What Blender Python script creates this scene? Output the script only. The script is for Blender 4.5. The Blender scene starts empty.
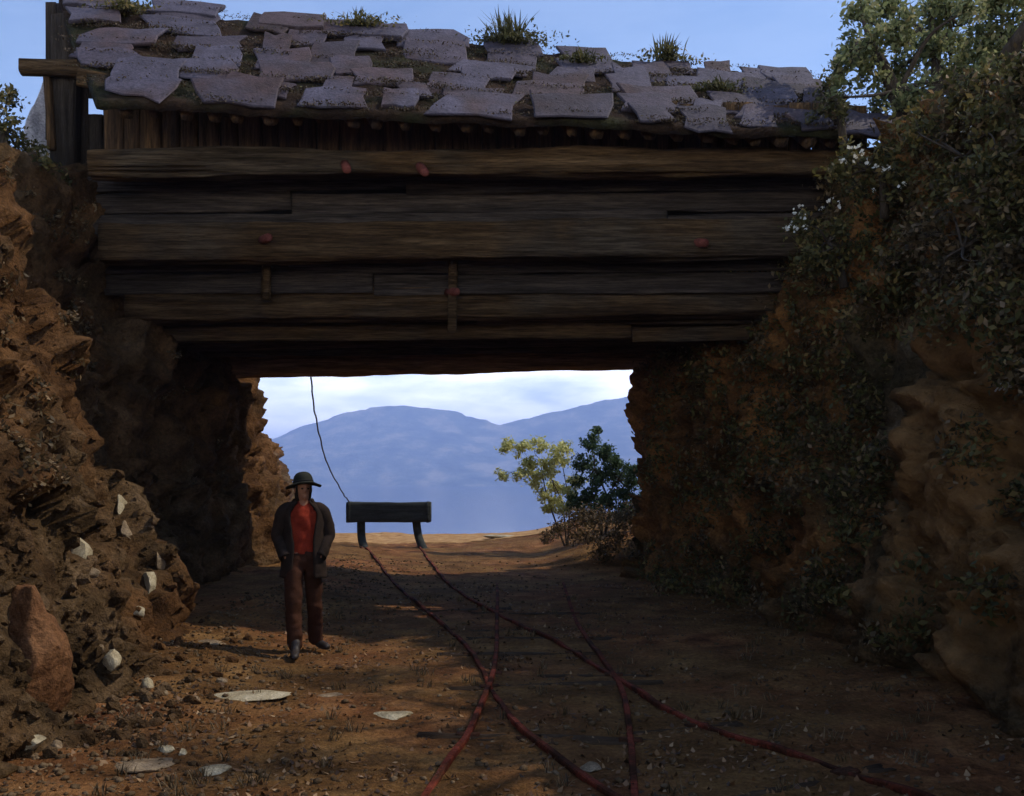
import bpy, bmesh, math, random
import numpy as np
from mathutils import Vector, Matrix, noise
from mathutils.bvhtree import BVHTree

random.seed(7)
RNG = np.random.default_rng(11)
scene = bpy.context.scene
COL = scene.collection
R = math.radians
EYE = 1.65
FPX = 1000.0
HOR = 478.0

def P(px, py, d):
    """point seen at a photograph pixel, d metres away"""
    return Vector(((px-512)*d/FPX, d, EYE+(HOR-py)*d/FPX))

def smooth(a, b, x):
    t = min(1, max(0, (x-a)/(b-a)))
    return t*t*(3-2*t)

# ------------------------------------------------------------------ materials
def new_mat(name):
    m = bpy.data.materials.new(name); m.use_nodes = True
    nt = m.node_tree
    for n in list(nt.nodes): nt.nodes.remove(n)
    out = nt.nodes.new('ShaderNodeOutputMaterial')
    return m, nt, out

def ramp(nt, cols):
    r = nt.nodes.new('ShaderNodeValToRGB')
    el = r.color_ramp.elements
    while len(el) < len(cols): el.new(0.5)
    for e, (p, c) in zip(el, cols):
        e.position = p; e.color = (*c, 1)
    return r

def mat_noise(name, cols, scale=3, detail=8, rough=.9, bump=.3, bscale=25, stretch=(1,1,1), spec=.25, cols2=None, scale2=.7, mix=(.45,.6), vor=0, bdist=.03, coord='Object', metallic=0, grain=.5, gscale=None):
    m, nt, out = new_mat(name)
    N, L = nt.nodes.new, nt.links.new
    tc = N('ShaderNodeTexCoord'); mp = N('ShaderNodeMapping'); mp.inputs['Scale'].default_value = stretch
    L(tc.outputs[coord], mp.inputs['Vector'])
    n1 = N('ShaderNodeTexNoise'); n1.inputs['Scale'].default_value = scale; n1.inputs['Detail'].default_value = detail; n1.inputs['Roughness'].default_value = .65
    L(mp.outputs[0], n1.inputs['Vector'])
    r1 = ramp(nt, cols); L(n1.outputs['Fac'], r1.inputs[0])
    col = r1.outputs[0]
    if cols2:
        n2 = N('ShaderNodeTexNoise'); n2.inputs['Scale'].default_value = scale*1.7; n2.inputs['Detail'].default_value = detail
        L(mp.outputs[0], n2.inputs['Vector'])
        r2 = ramp(nt, cols2); L(n2.outputs['Fac'], r2.inputs[0])
        n3 = N('ShaderNodeTexNoise'); n3.inputs['Scale'].default_value = scale2; n3.inputs['Detail'].default_value = 5
        L(tc.outputs[coord], n3.inputs['Vector'])
        r3 = ramp(nt, [(mix[0], (0,0,0)), (mix[1], (1,1,1))]); L(n3.outputs['Fac'], r3.inputs[0])
        mx = N('ShaderNodeMix'); mx.data_type = 'RGBA'
        L(r3.outputs[0], mx.inputs[0]); L(col, mx.inputs[6]); L(r2.outputs[0], mx.inputs[7])
        col = mx.outputs[2]
    if grain:
        ng = N('ShaderNodeTexNoise'); ng.inputs['Scale'].default_value = gscale or max(26, scale*13); ng.inputs['Detail'].default_value = 5; ng.inputs['Roughness'].default_value = .75
        L(mp.outputs[0], ng.inputs['Vector'])
        mr = N('ShaderNodeMapRange'); mr.inputs[1].default_value = .30; mr.inputs[2].default_value = .70; mr.inputs[3].default_value = 1-grain; mr.inputs[4].default_value = 1+grain
        L(ng.outputs['Fac'], mr.inputs[0])
        gm = N('ShaderNodeVectorMath'); gm.operation = 'SCALE'; L(col, gm.inputs[0]); L(mr.outputs[0], gm.inputs['Scale']); col = gm.outputs[0]
    b = N('ShaderNodeBsdfPrincipled'); b.inputs['Roughness'].default_value = rough
    b.inputs['Specular IOR Level'].default_value = spec; b.inputs['Metallic'].default_value = metallic
    L(col, b.inputs['Base Color'])
    nb = N('ShaderNodeTexNoise'); nb.inputs['Scale'].default_value = bscale; nb.inputs['Detail'].default_value = 6; nb.inputs['Roughness'].default_value = .7
    L(mp.outputs[0], nb.inputs['Vector'])
    h = nb.outputs['Fac']
    if vor:
        v = N('ShaderNodeTexVoronoi'); v.feature = 'DISTANCE_TO_EDGE'; v.inputs['Scale'].default_value = vor
        L(mp.outputs[0], v.inputs['Vector'])
        vr = ramp(nt, [(0, (0,0,0)), (.12, (1,1,1))]); L(v.outputs['Distance'], vr.inputs[0])
        ma = N('ShaderNodeMath'); ma.operation = 'ADD'; L(h, ma.inputs[0]); L(vr.outputs[0], ma.inputs[1]); h = ma.outputs[0]
    bp = N('ShaderNodeBump'); bp.inputs['Strength'].default_value = bump; bp.inputs['Distance'].default_value = bdist
    L(h, bp.inputs['Height']); L(bp.outputs[0], b.inputs['Normal'])
    L(b.outputs[0], out.inputs[0])
    return m

def mat_leaf(name, cols, trans=.35):
    m, nt, out = new_mat(name)
    N, L = nt.nodes.new, nt.links.new
    g = N('ShaderNodeNewGeometry'); r = ramp(nt, cols); L(g.outputs['Random Per Island'], r.inputs[0])
    b = N('ShaderNodeBsdfPrincipled'); b.inputs['Roughness'].default_value = .6; b.inputs['Specular IOR Level'].default_value = .25
    L(r.outputs[0], b.inputs['Base Color'])
    t = N('ShaderNodeBsdfTranslucent'); L(r.outputs[0], t.inputs[0])
    mx = N('ShaderNodeMixShader'); mx.inputs[0].default_value = trans
    L(b.outputs[0], mx.inputs[1]); L(t.outputs[0], mx.inputs[2]); L(mx.outputs[0], out.inputs[0])
    return m

M = {}
M['ground'] = mat_noise('trodden_earth', [(.25,(0.055,0.028,0.009)),(.45,(0.144,0.071,0.025)),(.58,(0.219,0.115,0.040)),(.75,(0.342,0.193,0.075))], scale=1.6, bump=1.0, bscale=18, bdist=.07, spec=.05,
    cols2=[(.3,(0.073,0.028,0.012)),(.5,(0.211,0.086,0.032)),(.7,(0.342,0.164,0.064))], scale2=.55, mix=(.46,.62))
M['sunlit_earth'] = mat_noise('painted_sunlit_earth', [(.3,(0.228,0.115,0.041)),(.5,(0.361,0.200,0.079)),(.7,(0.494,0.306,0.135))], scale=3, bump=.6, bscale=16, spec=.05)  # brighter earth colour with the sunlight painted in
M['rock'] = mat_noise('weathered_rock', [(.25,(0.029,0.015,0.007)),(.45,(0.086,0.041,0.016)),(.6,(0.160,0.078,0.030)),(.78,(0.259,0.142,0.062))], scale=1.9, bump=1.0, bscale=13, bdist=.09, spec=.06,
    cols2=[(.3,(0.035,0.022,0.011)),(.5,(0.094,0.057,0.026)),(.7,(0.176,0.113,0.060))], scale2=.5, mix=(.42,.58))
M['earth'] = mat_noise('earthen_slope', [(.25,(0.052,0.027,0.010)),(.45,(0.159,0.077,0.026)),(.6,(0.346,0.154,0.048)),(.78,(0.490,0.228,0.075))], scale=1.3, bump=1.0, bscale=14, bdist=.10, spec=.05,
    cols2=[(.3,(0.043,0.033,0.016)),(.5,(0.124,0.085,0.041)),(.7,(0.231,0.161,0.091))], scale2=.4, mix=(.47,.6))
M['pale'] = mat_noise('pale_limestone', [(.25,(.14,.10,.055)),(.48,(.34,.28,.17)),(.75,(.56,.49,.34))], scale=6, bump=.8, bscale=18, bdist=.03, spec=.2)
M['gravel'] = mat_noise('brown_gravel', [(.3,(.05,.030,.014)),(.5,(.11,.07,.036)),(.72,(.20,.14,.08))], scale=2.5, bump=.5, spec=.08)
M['lilac'] = mat_noise('pale_grey_rock', [(.3,(.30,.28,.30)),(.5,(.48,.45,.46)),(.7,(.62,.58,.55))], scale=3, bump=.7, bscale=9, bdist=.05, spec=.1)
M['tanrock'] = mat_noise('tan_stone', [(.25,(.10,.065,.035)),(.5,(.22,.155,.09)),(.75,(.38,.29,.18))], scale=5, bump=.9, bscale=14, bdist=.03, spec=.2)
M['redrock'] = mat_noise('rusty_boulder', [(.25,(0.056,0.026,0.011)),(.45,(0.123,0.055,0.023)),(.62,(0.190,0.092,0.041)),(.8,(0.291,0.156,0.074))], scale=2.6, bump=1.0, bscale=11, bdist=.06, spec=.08)
M['wood'] = mat_noise('old_dark_timber', [(.3,(0.029,0.016,0.008)),(.5,(0.093,0.055,0.025)),(.7,(0.176,0.109,0.053))], scale=2.2, bump=1.0, bscale=7, bdist=.05, stretch=(.35,4,6), spec=.08,
    cols2=[(.3,(0.034,0.024,0.014)),(.55,(0.085,0.062,0.040)),(.75,(0.144,0.109,0.071))], scale2=.6, mix=(.5,.62), grain=.65, gscale=9)
M['wood_light'] = mat_noise('brown_lintel_timber', [(.3,(0.096,0.049,0.021)),(.5,(0.240,0.123,0.055)),(.7,(0.400,0.217,0.104))], scale=2.2, bump=.8, bscale=7, bdist=.03, stretch=(.3,4,6), spec=.2, grain=.65, gscale=9)
M['wood_v'] = mat_noise('upright_boards', [(.3,(0.025,0.016,0.009)),(.5,(0.076,0.043,0.020)),(.7,(0.167,0.092,0.037))], scale=2.4, bump=.9, bscale=8, bdist=.03, stretch=(5,5,.35), spec=.2, grain=.65, gscale=9)
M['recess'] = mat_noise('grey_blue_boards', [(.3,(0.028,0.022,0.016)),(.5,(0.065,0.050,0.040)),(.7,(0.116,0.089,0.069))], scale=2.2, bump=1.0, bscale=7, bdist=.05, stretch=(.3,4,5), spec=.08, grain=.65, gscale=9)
M['gable'] = mat_noise('blackened_boards', [(.3,(.018,.013,.010)),(.5,(.042,.033,.026)),(.7,(.08,.064,.05))], scale=2.4, bump=1.0, bscale=8, bdist=.04, stretch=(5,5,.35), spec=.08)
M['peg'] = mat_noise('reddish_peg_wood', [(.3,(0.077,0.019,0.013)),(.6,(0.182,0.053,0.038))], scale=8, bump=.4, spec=.2)
M['slab'] = mat_noise('slate_roof_slab', [(.25,(0.032,0.026,0.034)),(.5,(0.062,0.052,0.071)),(.75,(0.094,0.081,0.111))], scale=3, bump=.7, bscale=12, bdist=.03, spec=.3, rough=.75,
    cols2=[(.3,(0.032,0.020,0.018)),(.6,(0.069,0.043,0.045))], scale2=.9, mix=(.5,.62))
M['moss'] = mat_noise('mossy_roof_bed', [(.25,(0.011,0.006,0.004)),(.5,(0.030,0.017,0.010)),(.7,(0.064,0.038,0.022))], scale=5, bump=1.0, bscale=22, bdist=.05, spec=.1,
    cols2=[(.3,(0.012,0.012,0.005)),(.6,(0.034,0.032,0.013))], scale2=1.1, mix=(.48,.6))
M['rust'] = mat_noise('rusty_rail', [(.34,(.028,.014,.008)),(.47,(.075,.024,.013)),(.56,(.17,.036,.020)),(.75,(.25,.065,.035))], scale=2.6, bump=.9, bscale=45, bdist=.015, spec=.06, rough=.95, grain=.6, gscale=45)
M['darkrust'] = mat_noise('dark_old_rail', [(.25,(.020,.011,.006)),(.5,(.055,.024,.012)),(.75,(.14,.045,.025))], scale=5, bump=.8, bscale=40, bdist=.015, spec=.08, rough=.92)
M['sleeper'] = mat_noise('buried_sleeper', [(.3,(.022,.013,.008)),(.6,(.07,.042,.022)),(.8,(.11,.07,.04))], scale=3, bump=.8, bscale=14, bdist=.02, stretch=(.4,3,3), spec=.1)
M['tarred'] = mat_noise('tarred_beam', [(.3,(0.016,0.017,0.014)),(.6,(0.039,0.042,0.035)),(.8,(0.072,0.073,0.060))], scale=3, bump=.7, bscale=9, bdist=.02, stretch=(.5,4,4), spec=.2)
M['rope'] = mat_noise('grey_rope', [(.3,(.05,.045,.045)),(.7,(.13,.12,.12))], scale=20, bump=.6, bscale=60, bdist=.01)
M['bark'] = mat_noise('bark', [(.3,(.028,.020,.013)),(.6,(.08,.06,.042)),(.8,(.14,.11,.085))], scale=6, bump=.9, bscale=20, bdist=.02, stretch=(3,3,.6))
M['stem'] = mat_noise('stem', [(.3,(.03,.025,.012)),(.7,(.08,.065,.03))], scale=6, bump=.5)
M['drystem'] = mat_noise('dry_pale_stems', [(.3,(.45,.40,.32)),(.7,(.75,.70,.6))], scale=6, bump=.3)
def add_warm_patch(m, centre, radius, col_a, col_b):
    nt = m.node_tree; N, L = nt.nodes.new, nt.links.new
    bs = next(n for n in nt.nodes if n.type == 'BSDF_PRINCIPLED'); src = bs.inputs['Base Color'].links[0].from_socket
    tc = N('ShaderNodeTexCoord'); nz = N('ShaderNodeTexNoise'); nz.inputs['Scale'].default_value = 2.2; nz.inputs['Detail'].default_value = 7; L(tc.outputs['Object'], nz.inputs['Vector'])
    vm = N('ShaderNodeVectorMath'); vm.operation = 'DISTANCE'; vm.inputs[1].default_value = centre; L(tc.outputs['Object'], vm.inputs[0])
    ma = N('ShaderNodeMath'); ma.operation = 'MULTIPLY_ADD'; ma.inputs[1].default_value = -2.6; L(nz.outputs['Fac'], ma.inputs[0]); L(vm.outputs['Value'], ma.inputs[2])
    mr = N('ShaderNodeMapRange'); mr.inputs[1].default_value = radius-1.3-.35; mr.inputs[2].default_value = radius-1.3+.45; mr.inputs[3].default_value = 1; mr.inputs[4].default_value = 0; L(ma.outputs[0], mr.inputs[0])
    n2 = N('ShaderNodeTexNoise'); n2.inputs['Scale'].default_value = 5; n2.inputs['Detail'].default_value = 8; L(tc.outputs['Object'], n2.inputs['Vector'])
    rp_ = ramp(nt, [(.3,col_a),(.7,col_b)]); L(n2.outputs['Fac'], rp_.inputs[0])
    mx = N('ShaderNodeMix'); mx.data_type = 'RGBA'; L(mr.outputs[0], mx.inputs[0]); L(src, mx.inputs[6]); L(rp_.outputs[0], mx.inputs[7]); L(mx.outputs[2], bs.inputs['Base Color'])
add_warm_patch(M['earth'], (3.65,7.6,1.7), 1.5, (.16,.080,.027), (.38,.20,.075))  # orange earth patch with the bank's warm light put into its colour
def vary_islands(m, cols):
    nt = m.node_tree; N, L = nt.nodes.new, nt.links.new
    bs = next(n for n in nt.nodes if n.type == 'BSDF_PRINCIPLED'); src = bs.inputs['Base Color'].links[0].from_socket
    g = N('ShaderNodeNewGeometry'); r_ = ramp(nt, cols); L(g.outputs['Random Per Island'], r_.inputs[0])
    vm = N('ShaderNodeVectorMath'); vm.operation = 'MULTIPLY'; L(src, vm.inputs[0]); L(r_.outputs[0], vm.inputs[1]); L(vm.outputs[0], bs.inputs['Base Color'])
vary_islands(M['slab'], [(0,(.55,.52,.50)),(.3,(.9,.82,.78)),(.6,(.95,.98,1.0)),(1,(1.0,1.0,1.0))])
M['leaf_dark'] = mat_leaf('dark_shrub_leaves', [(0,(0.041,0.042,0.015)),(.5,(0.105,0.097,0.030)),(.85,(0.176,0.140,0.043)),(1,(0.292,0.199,0.073))])
M['leaf_brown'] = mat_leaf('brown_undergrowth_leaves', [(0,(0.043,0.029,0.014)),(.5,(0.109,0.076,0.034)),(.85,(0.195,0.131,0.064)),(1,(0.312,0.204,0.103))])
M['mossleaf'] = mat_leaf('brown_moss', [(0,(.022,.014,.007)),(.5,(.055,.034,.017)),(.85,(.085,.055,.028)),(1,(.07,.07,.025))], .1)
M['litter'] = mat_leaf('dry_litter', [(0,(.035,.02,.010)),(.4,(.10,.05,.022)),(.75,(.20,.10,.04)),(1,(.34,.22,.11))], .1)
M['leaf_tree'] = mat_leaf('grey_green_tree_leaves', [(0,(0.102,0.120,0.048)),(.4,(0.190,0.217,0.090)),(.8,(0.278,0.293,0.132)),(1,(0.366,0.315,0.144))], .45)
M['leaf_yellow'] = mat_leaf('yellow_leaves', [(0,(0.352,0.332,0.105)),(.5,(0.547,0.534,0.201)),(1,(0.700,0.685,0.322))], .5)
M['leaf_green'] = mat_leaf('deep_green_leaves', [(0,(.03,.055,.022)),(.5,(.06,.10,.045)),(.9,(.10,.15,.07)),(1,(.15,.18,.08))], .35)
M['leaf_grass'] = mat_leaf('roof_grass', [(0,(.035,.035,.012)),(.5,(.075,.075,.026)),(1,(.14,.12,.05))], .4)
M['petal'] = mat_leaf('white_petals', [(0,(.62,.60,.50)),(1,(.80,.78,.70))], .3)
M['jacket'] = mat_noise('dark_wool', [(.3,(0.013,0.009,0.007)),(.7,(0.033,0.021,0.015))], scale=9, bump=.5, bscale=45, bdist=.01, spec=.1, grain=.3)
M['shirt'] = mat_noise('red_shirt', [(.3,(0.136,0.013,0.006)),(.55,(0.255,0.032,0.014)),(.75,(0.340,0.058,0.022))], scale=7, bump=.5, bscale=20, bdist=.015, spec=.1, grain=.3)
M['trousers'] = mat_noise('brown_trousers', [(.3,(0.023,0.009,0.004)),(.6,(0.050,0.019,0.010)),(.8,(0.076,0.034,0.016))], scale=6, bump=.6, bscale=18, bdist=.015, spec=.1, grain=.3)
M['hat'] = mat_noise('dark_felt', [(.3,(.014,.015,.011)),(.7,(.034,.034,.025))], scale=9, bump=.4, bscale=40, bdist=.01, spec=.1, grain=.12)
M['band'] = mat_noise('hat_band', [(.3,(.006,.006,.006)),(.7,(.012,.011,.010))], scale=9, bump=.2, grain=.12)
M['skin'] = mat_noise('tanned_skin', [(.3,(0.263,0.117,0.062)),(.6,(0.387,0.181,0.103)),(.8,(0.456,0.234,0.138))], scale=9, bump=.15, bscale=50, bdist=.004, spec=.3, rough=.6, grain=.12)
M['hair'] = mat_noise('dark_hair', [(.3,(.010,.007,.005)),(.7,(.03,.02,.014))], scale=20, bump=.8, bscale=80, bdist=.01, stretch=(3,3,.7))
M['boot'] = mat_noise('worn_leather', [(.3,(0.008,0.005,0.004)),(.7,(0.027,0.016,0.010))], scale=8, bump=.4, bscale=30, bdist=.01, spec=.4, rough=.6)
M['eye'] = mat_noise('eye', [(.4,(.02,.015,.012)),(.6,(.03,.02,.015))], scale=2, bump=0, rough=.2, grain=.12)
M['hills'] = mat_noise('distant_forest', [(.36,(.010,.022,.028)),(.5,(.07,.085,.07)),(.64,(.24,.21,.15))], scale=.009, bump=1.0, bscale=.02, bdist=10, spec=0, grain=.35, gscale=.05)

def mat_water():
    m, nt, out = new_mat('lake_water'); N, L = nt.nodes.new, nt.links.new
    b = N('ShaderNodeBsdfPrincipled'); b.inputs['Base Color'].default_value = (.010,.028,.10,1); b.inputs['Roughness'].default_value = .10; b.inputs['IOR'].default_value = 1.33
    tc = N('ShaderNodeTexCoord'); n = N('ShaderNodeTexNoise'); n.inputs['Scale'].default_value = .5; n.inputs['Detail'].default_value = 4
    L(tc.outputs['Object'], n.inputs['Vector'])
    bp = N('ShaderNodeBump'); bp.inputs['Strength'].default_value = .15; bp.inputs['Distance'].default_value = .15
    L(n.outputs['Fac'], bp.inputs['Height']); L(bp.outputs[0], b.inputs['Normal']); L(b.outputs[0], out.inputs[0])
    return m
M['water'] = mat_water()

# ------------------------------------------------------------------ object helpers
def mesh_obj(name, verts, faces, mat, parent=None, smooth_=True):
    me = bpy.data.meshes.new(name)
    me.from_pydata([tuple(v) for v in verts], [], faces); me.update()
    return link(name, me, mat, parent, smooth_)

def link(name, me, mat, parent=None, smooth_=True):
    if smooth_ and len(me.polygons):
        me.polygons.foreach_set('use_smooth', [True]*len(me.polygons))
    if mat is not None:
        me.materials.clear(); me.materials.append(mat)
    o = bpy.data.objects.new(name, me); COL.objects.link(o)
    if parent is not None:
        o.parent = parent
    return o

def tag(o, label=None, cat=None, group=None, kind=None):
    if label: o['label'] = label
    if cat: o['category'] = cat
    if group: o['group'] = group
    if kind: o['kind'] = kind
    return o

def empty(name, loc=(0,0,0), rz=0):
    o = bpy.data.objects.new(name, None); COL.objects.link(o)
    o.location = loc; o.rotation_euler = (0,0,rz); o.empty_display_size = .2
    return o

def part(name, verts, faces, mat, root, smooth_=True):
    """world-space geometry stored relative to the root it is parented to (roots here carry location and z rotation only)"""
    inv = (Matrix.Translation(root.location) @ Matrix.Rotation(root.rotation_euler.z, 4, 'Z')).inverted()
    return mesh_obj(name, [inv @ Vector(v) for v in verts], faces, mat, root, smooth_)

class MB:
    def __init__(s): s.v = []; s.f = []
    def add(s, verts, faces):
        k = len(s.v); s.v += [Vector(v) for v in verts]; s.f += [tuple(i+k for i in f) for f in faces]
    def build(s, name, mat, root=None, smooth_=True):
        if root is not None: return part(name, s.v, s.f, mat, root, smooth_)
        return mesh_obj(name, s.v, s.f, mat, None, smooth_)

def loft(rings, cap=True, closed=True):
    n = len(rings[0]); v = [p for r in rings for p in r]; f = []
    for i in range(len(rings)-1):
        for j in range(n if closed else n-1):
            a = i*n+j; b = i*n+(j+1) % n
            f.append((a, b, b+n, a+n))
    if cap and closed:
        f.append(tuple(range(n-1, -1, -1))); f.append(tuple(range((len(rings)-1)*n, len(rings)*n)))
    return v, f

def crom(pts, m):
    """Catmull-Rom resample of tuples"""
    pts = [np.array(p, float) for p in pts]
    ext = [2*pts[0]-pts[1]] + pts + [2*pts[-1]-pts[-2]]
    out = []
    for i in range(1, len(ext)-2):
        p0, p1, p2, p3 = ext[i-1:i+3]
        for k in range(m):
            t = k/m
            out.append(.5*((2*p1)+(-p0+p2)*t+(2*p0-5*p1+4*p2-p3)*t*t+(-p0+3*p1-3*p2+p3)*t**3))
    out.append(pts[-1]); return out

def tube(pts, rads, nseg=8, cap=True):
    pts = [Vector(p) for p in pts]; rings = []
    up = Vector((0,0,1)); prev = None
    for i, p in enumerate(pts):
        t = (pts[min(i+1,len(pts)-1)]-pts[max(i-1,0)]).normalized()
        if prev is None:
            a = t.cross(up if abs(t.z) < .95 else Vector((1,0,0))).normalized()
        else:
            a = (prev - t*prev.dot(t)).normalized()
        prev = a; b = t.cross(a)
        r = rads[i] if hasattr(rads, '__len__') else rads
        rings.append([p+(a*math.cos(2*math.pi*k/nseg)+b*math.sin(2*math.pi*k/nseg))*r for k in range(nseg)])
    return loft(rings, cap)

def beam(p0, p1, w, h, seed=0, amp=.012, nl=None, expo=5, ragged=0, groove=0):
    """hewn timber between two points: w across, h high (upright axis kept), worn edges and uneven faces"""
    p0, p1 = Vector(p0), Vector(p1); t = (p1-p0); ln = t.length; t.normalize()
    up = Vector((0,0,1)) if abs(t.z) < .8 else Vector((0,1,0))
    a = t.cross(up).normalized(); b = a.cross(t).normalized()
    nl = nl or max(4, int(ln/(.09 if groove else .16))); ns = 44 if groove else 20; rings = []
    for i in range(nl+1):
        s = i/nl; c = p0+t*ln*s; ring = []
        for k in range(ns):
            an = 2*math.pi*(k+.5)/ns; ca, sa = math.cos(an), math.sin(an)
            q = (abs(ca)**expo+abs(sa)**expo)**(-1/expo)
            pos = c + a*(ca*q*w/2) + b*(sa*q*h/2)
            nz = noise.noise(Vector((s*ln*1.1+seed*7.3, ca*1.6+seed, sa*1.6)))*amp*1.6 + noise.noise(Vector((s*ln*.4, seed*3.1, 5.)))*amp*1.5
            if groove:
                gq = noise.noise(Vector((s*ln*.55+seed, ca*7, sa*9+seed*2)))
                nz += groove*(min(0, gq+.12)*3.2+noise.noise(Vector((s*ln*3.5, ca*5+seed, sa*5)))*.5)
                nz -= .10*groove*20*max(0, noise.noise(Vector((s*ln*1.3+seed*5, sa*2.2, seed)))-.38)
            pos += (a*ca+b*sa)*nz
            if ragged and i in (0, nl): pos += t*random.uniform(-ragged, ragged)
            ring.append(pos)
        rings.append(ring)
    return loft(rings)

def rock_mesh(size, seed, flat=.0, sub=3, cuts=9, rough=.10):
    bm = bmesh.new(); bmesh.ops.create_icosphere(bm, subdivisions=sub, radius=1)
    rr = random.Random(seed)
    planes = []
    for i in range(cuts):
        n = Vector((rr.gauss(0,1), rr.gauss(0,1), rr.gauss(0,1))).normalized(); planes.append((n, rr.uniform(.42,.80)))
    for v in bm.verts:
        for n, d in planes:
            e = v.co.dot(n)-d
            if e > 0: v.co -= n*e*.93
        q = v.co*2.1+Vector((seed*3.7,seed*1.3,0))
        v.co += v.co.normalized()*(noise.fractal(q, 1, 2, 4)*rough)
        if flat: v.co.z = max(v.co.z, -flat)
        v.co = Vector((v.co.x*size[0], v.co.y*size[1], v.co.z*size[2]))
    me = bpy.data.meshes.new('rock'); bm.to_mesh(me); bm.free()
    return me

def crisp(o, ang=32):
    o.data.set_sharp_from_angle(angle=R(ang)); return o

def leaf_arrays(pos, size, rng, asp=.5, up=.35):
    """one folded diamond leaf per position"""
    n = len(pos); pos = np.asarray(pos, float)
    d = rng.normal(size=(n,3)); d /= np.linalg.norm(d, axis=1)[:,None]
    nr = rng.normal(size=(n,3)); nr[:,2] += up*3; nr -= d*np.sum(nr*d, 1)[:,None]; nr /= np.linalg.norm(nr, axis=1)[:,None]
    s = np.cross(nr, d); L = (size*rng.uniform(.4,1.55,n))[:,None]
    v = np.empty((n,4,3))
    v[:,0] = pos-d*L*.5; v[:,1] = pos+s*L*asp*.5-nr*L*.08; v[:,2] = pos+d*L*.5; v[:,3] = pos-s*L*asp*.5-nr*L*.08
    return v.reshape(-1,3)

def leaf_obj(name, pos, size, mat, rng, parent=None, asp=.5, up=.35):
    if parent is not None: pos = np.asarray(pos)-np.array(parent.location)
    v = leaf_arrays(pos, size, rng, asp, up); n = len(v)//4
    me = bpy.data.meshes.new(name); me.vertices.add(n*4); me.vertices.foreach_set('co', v.ravel())
    me.loops.add(n*4); me.loops.foreach_set('vertex_index', np.arange(n*4, dtype=np.int32))
    me.polygons.add(n); me.polygons.foreach_set('loop_start', np.arange(0,n*4,4,dtype=np.int32)); me.polygons.foreach_set('loop_total', np.full(n,4,dtype=np.int32))
    me.update(calc_edges=True)
    return link(name, me, mat, parent, False)

def clump_points(c, r, n, rng, subs=7, tight=.42):
    """leaf positions in an uneven ellipsoidal clump"""
    c = np.array(c); r = np.array(r)
    sc = rng.normal(size=(subs,3)); sc /= np.linalg.norm(sc, axis=1)[:,None]; sc *= rng.uniform(.25,1,(subs,1))
    k = rng.integers(0,subs,n); off = rng.normal(size=(n,3))*tight*.75
    return c+(sc[k]+off)*r

def eval_mesh(o):
    dg = bpy.context.evaluated_depsgraph_get(); dg.update()
    return bpy.data.meshes.new_from_object(o.evaluated_get(dg))

def skin_mesh(verts, edges, radii, sub=2, root=0):
    me = bpy.data.meshes.new('sk'); me.from_pydata([tuple(v) for v in verts], edges, []); me.update()
    o = bpy.data.objects.new('sk', me); COL.objects.link(o)
    md = o.modifiers.new('s', 'SKIN'); md.use_smooth_shade = True
    for i, r in enumerate(radii):
        me.skin_vertices[0].data[i].radius = r if hasattr(r, '__len__') else (r, r)
        me.skin_vertices[0].data[i].use_root = (i == root)
    sb = o.modifiers.new('b', 'SUBSURF'); sb.levels = sub; sb.render_levels = sub
    bpy.context.view_layer.update()
    m = eval_mesh(o)
    v = [Vector(q.co) for q in m.vertices]; f = [tuple(p.vertices) for p in m.polygons]
    bpy.data.objects.remove(o); bpy.data.meshes.remove(m)
    return v, f

# ------------------------------------------------------------------ setting: the ground sheet
def ground_z(x, y):
    z = noise.fractal(Vector((x*.5,y*.5,1.7)), 1, 2, 4)*.05
    z += noise.fractal(Vector((x*2.6,y*2.6,9.1)), .9, 2, 4)*.028
    z += noise.fractal(Vector((x*9,y*9,4.1)), .9, 2, 3)*.017
    c = smooth(3.2,1.6,abs(x+.3))
    z *= (1-.45*c)
    z += .5*smooth(.3,2.6,x)*smooth(17.5,20.5,y)*(1-smooth(26,31,y))
    z += .22*smooth(-1.6,1.0,x)*smooth(22,25,y)*(1-smooth(27,30,y))
    z += .30*smooth(-1.6,-3.4,x)*smooth(5,8,y)*(1-smooth(20,24,y))*.5
    e = y-29.5-1.2*noise.noise(Vector((x*.35,3.3,0)))
    if e > 0: z -= e*.75*min(1, e)
    return max(z, -34)

xs = np.concatenate([np.linspace(-70,-9,22)[:-1], np.linspace(-9,-5,21)[:-1], np.linspace(-5,5,170)[:-1], np.linspace(5,9,21)[:-1], np.linspace(9,70,22)])
ys = np.concatenate([np.linspace(-30,3.4,18)[:-1], np.linspace(3.4,14,190)[:-1], np.linspace(14,31,150)[:-1], np.linspace(31,80,30)])
gv = [(x, y, ground_z(x, y)) for y in ys for x in xs]
nx = len(xs)
gf = [(j*nx+i, j*nx+i+1, (j+1)*nx+i+1, (j+1)*nx+i) for j in range(len(ys)-1) for i in range(nx-1)]
ground = tag(mesh_obj('ground', gv, gf, M['ground']), 'trodden brown earth floor of the rocky cutting', 'ground', kind='structure')

pg = []; px_s = np.linspace(-9,1.6,90); py_s = np.linspace(25.2,31.5,36)  # thin sheet over the ground, the sunlit strip put into its colour
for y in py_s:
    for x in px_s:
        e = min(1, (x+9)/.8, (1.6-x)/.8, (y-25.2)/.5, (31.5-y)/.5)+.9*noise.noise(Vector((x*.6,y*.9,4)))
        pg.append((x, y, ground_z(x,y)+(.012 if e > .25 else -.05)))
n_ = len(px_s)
tag(mesh_obj('painted_sunlit_strip', pg, [(j*n_+i, j*n_+i+1, (j+1)*n_+i+1, (j+1)*n_+i) for j in range(len(py_s)-1) for i in range(n_-1)], M['sunlit_earth']), 'strip of ground past the dark buffer beam with sunlight painted into its golden colour', 'path', kind='structure')  # no separate path: a lighter sheet standing for sunlit ground

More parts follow.
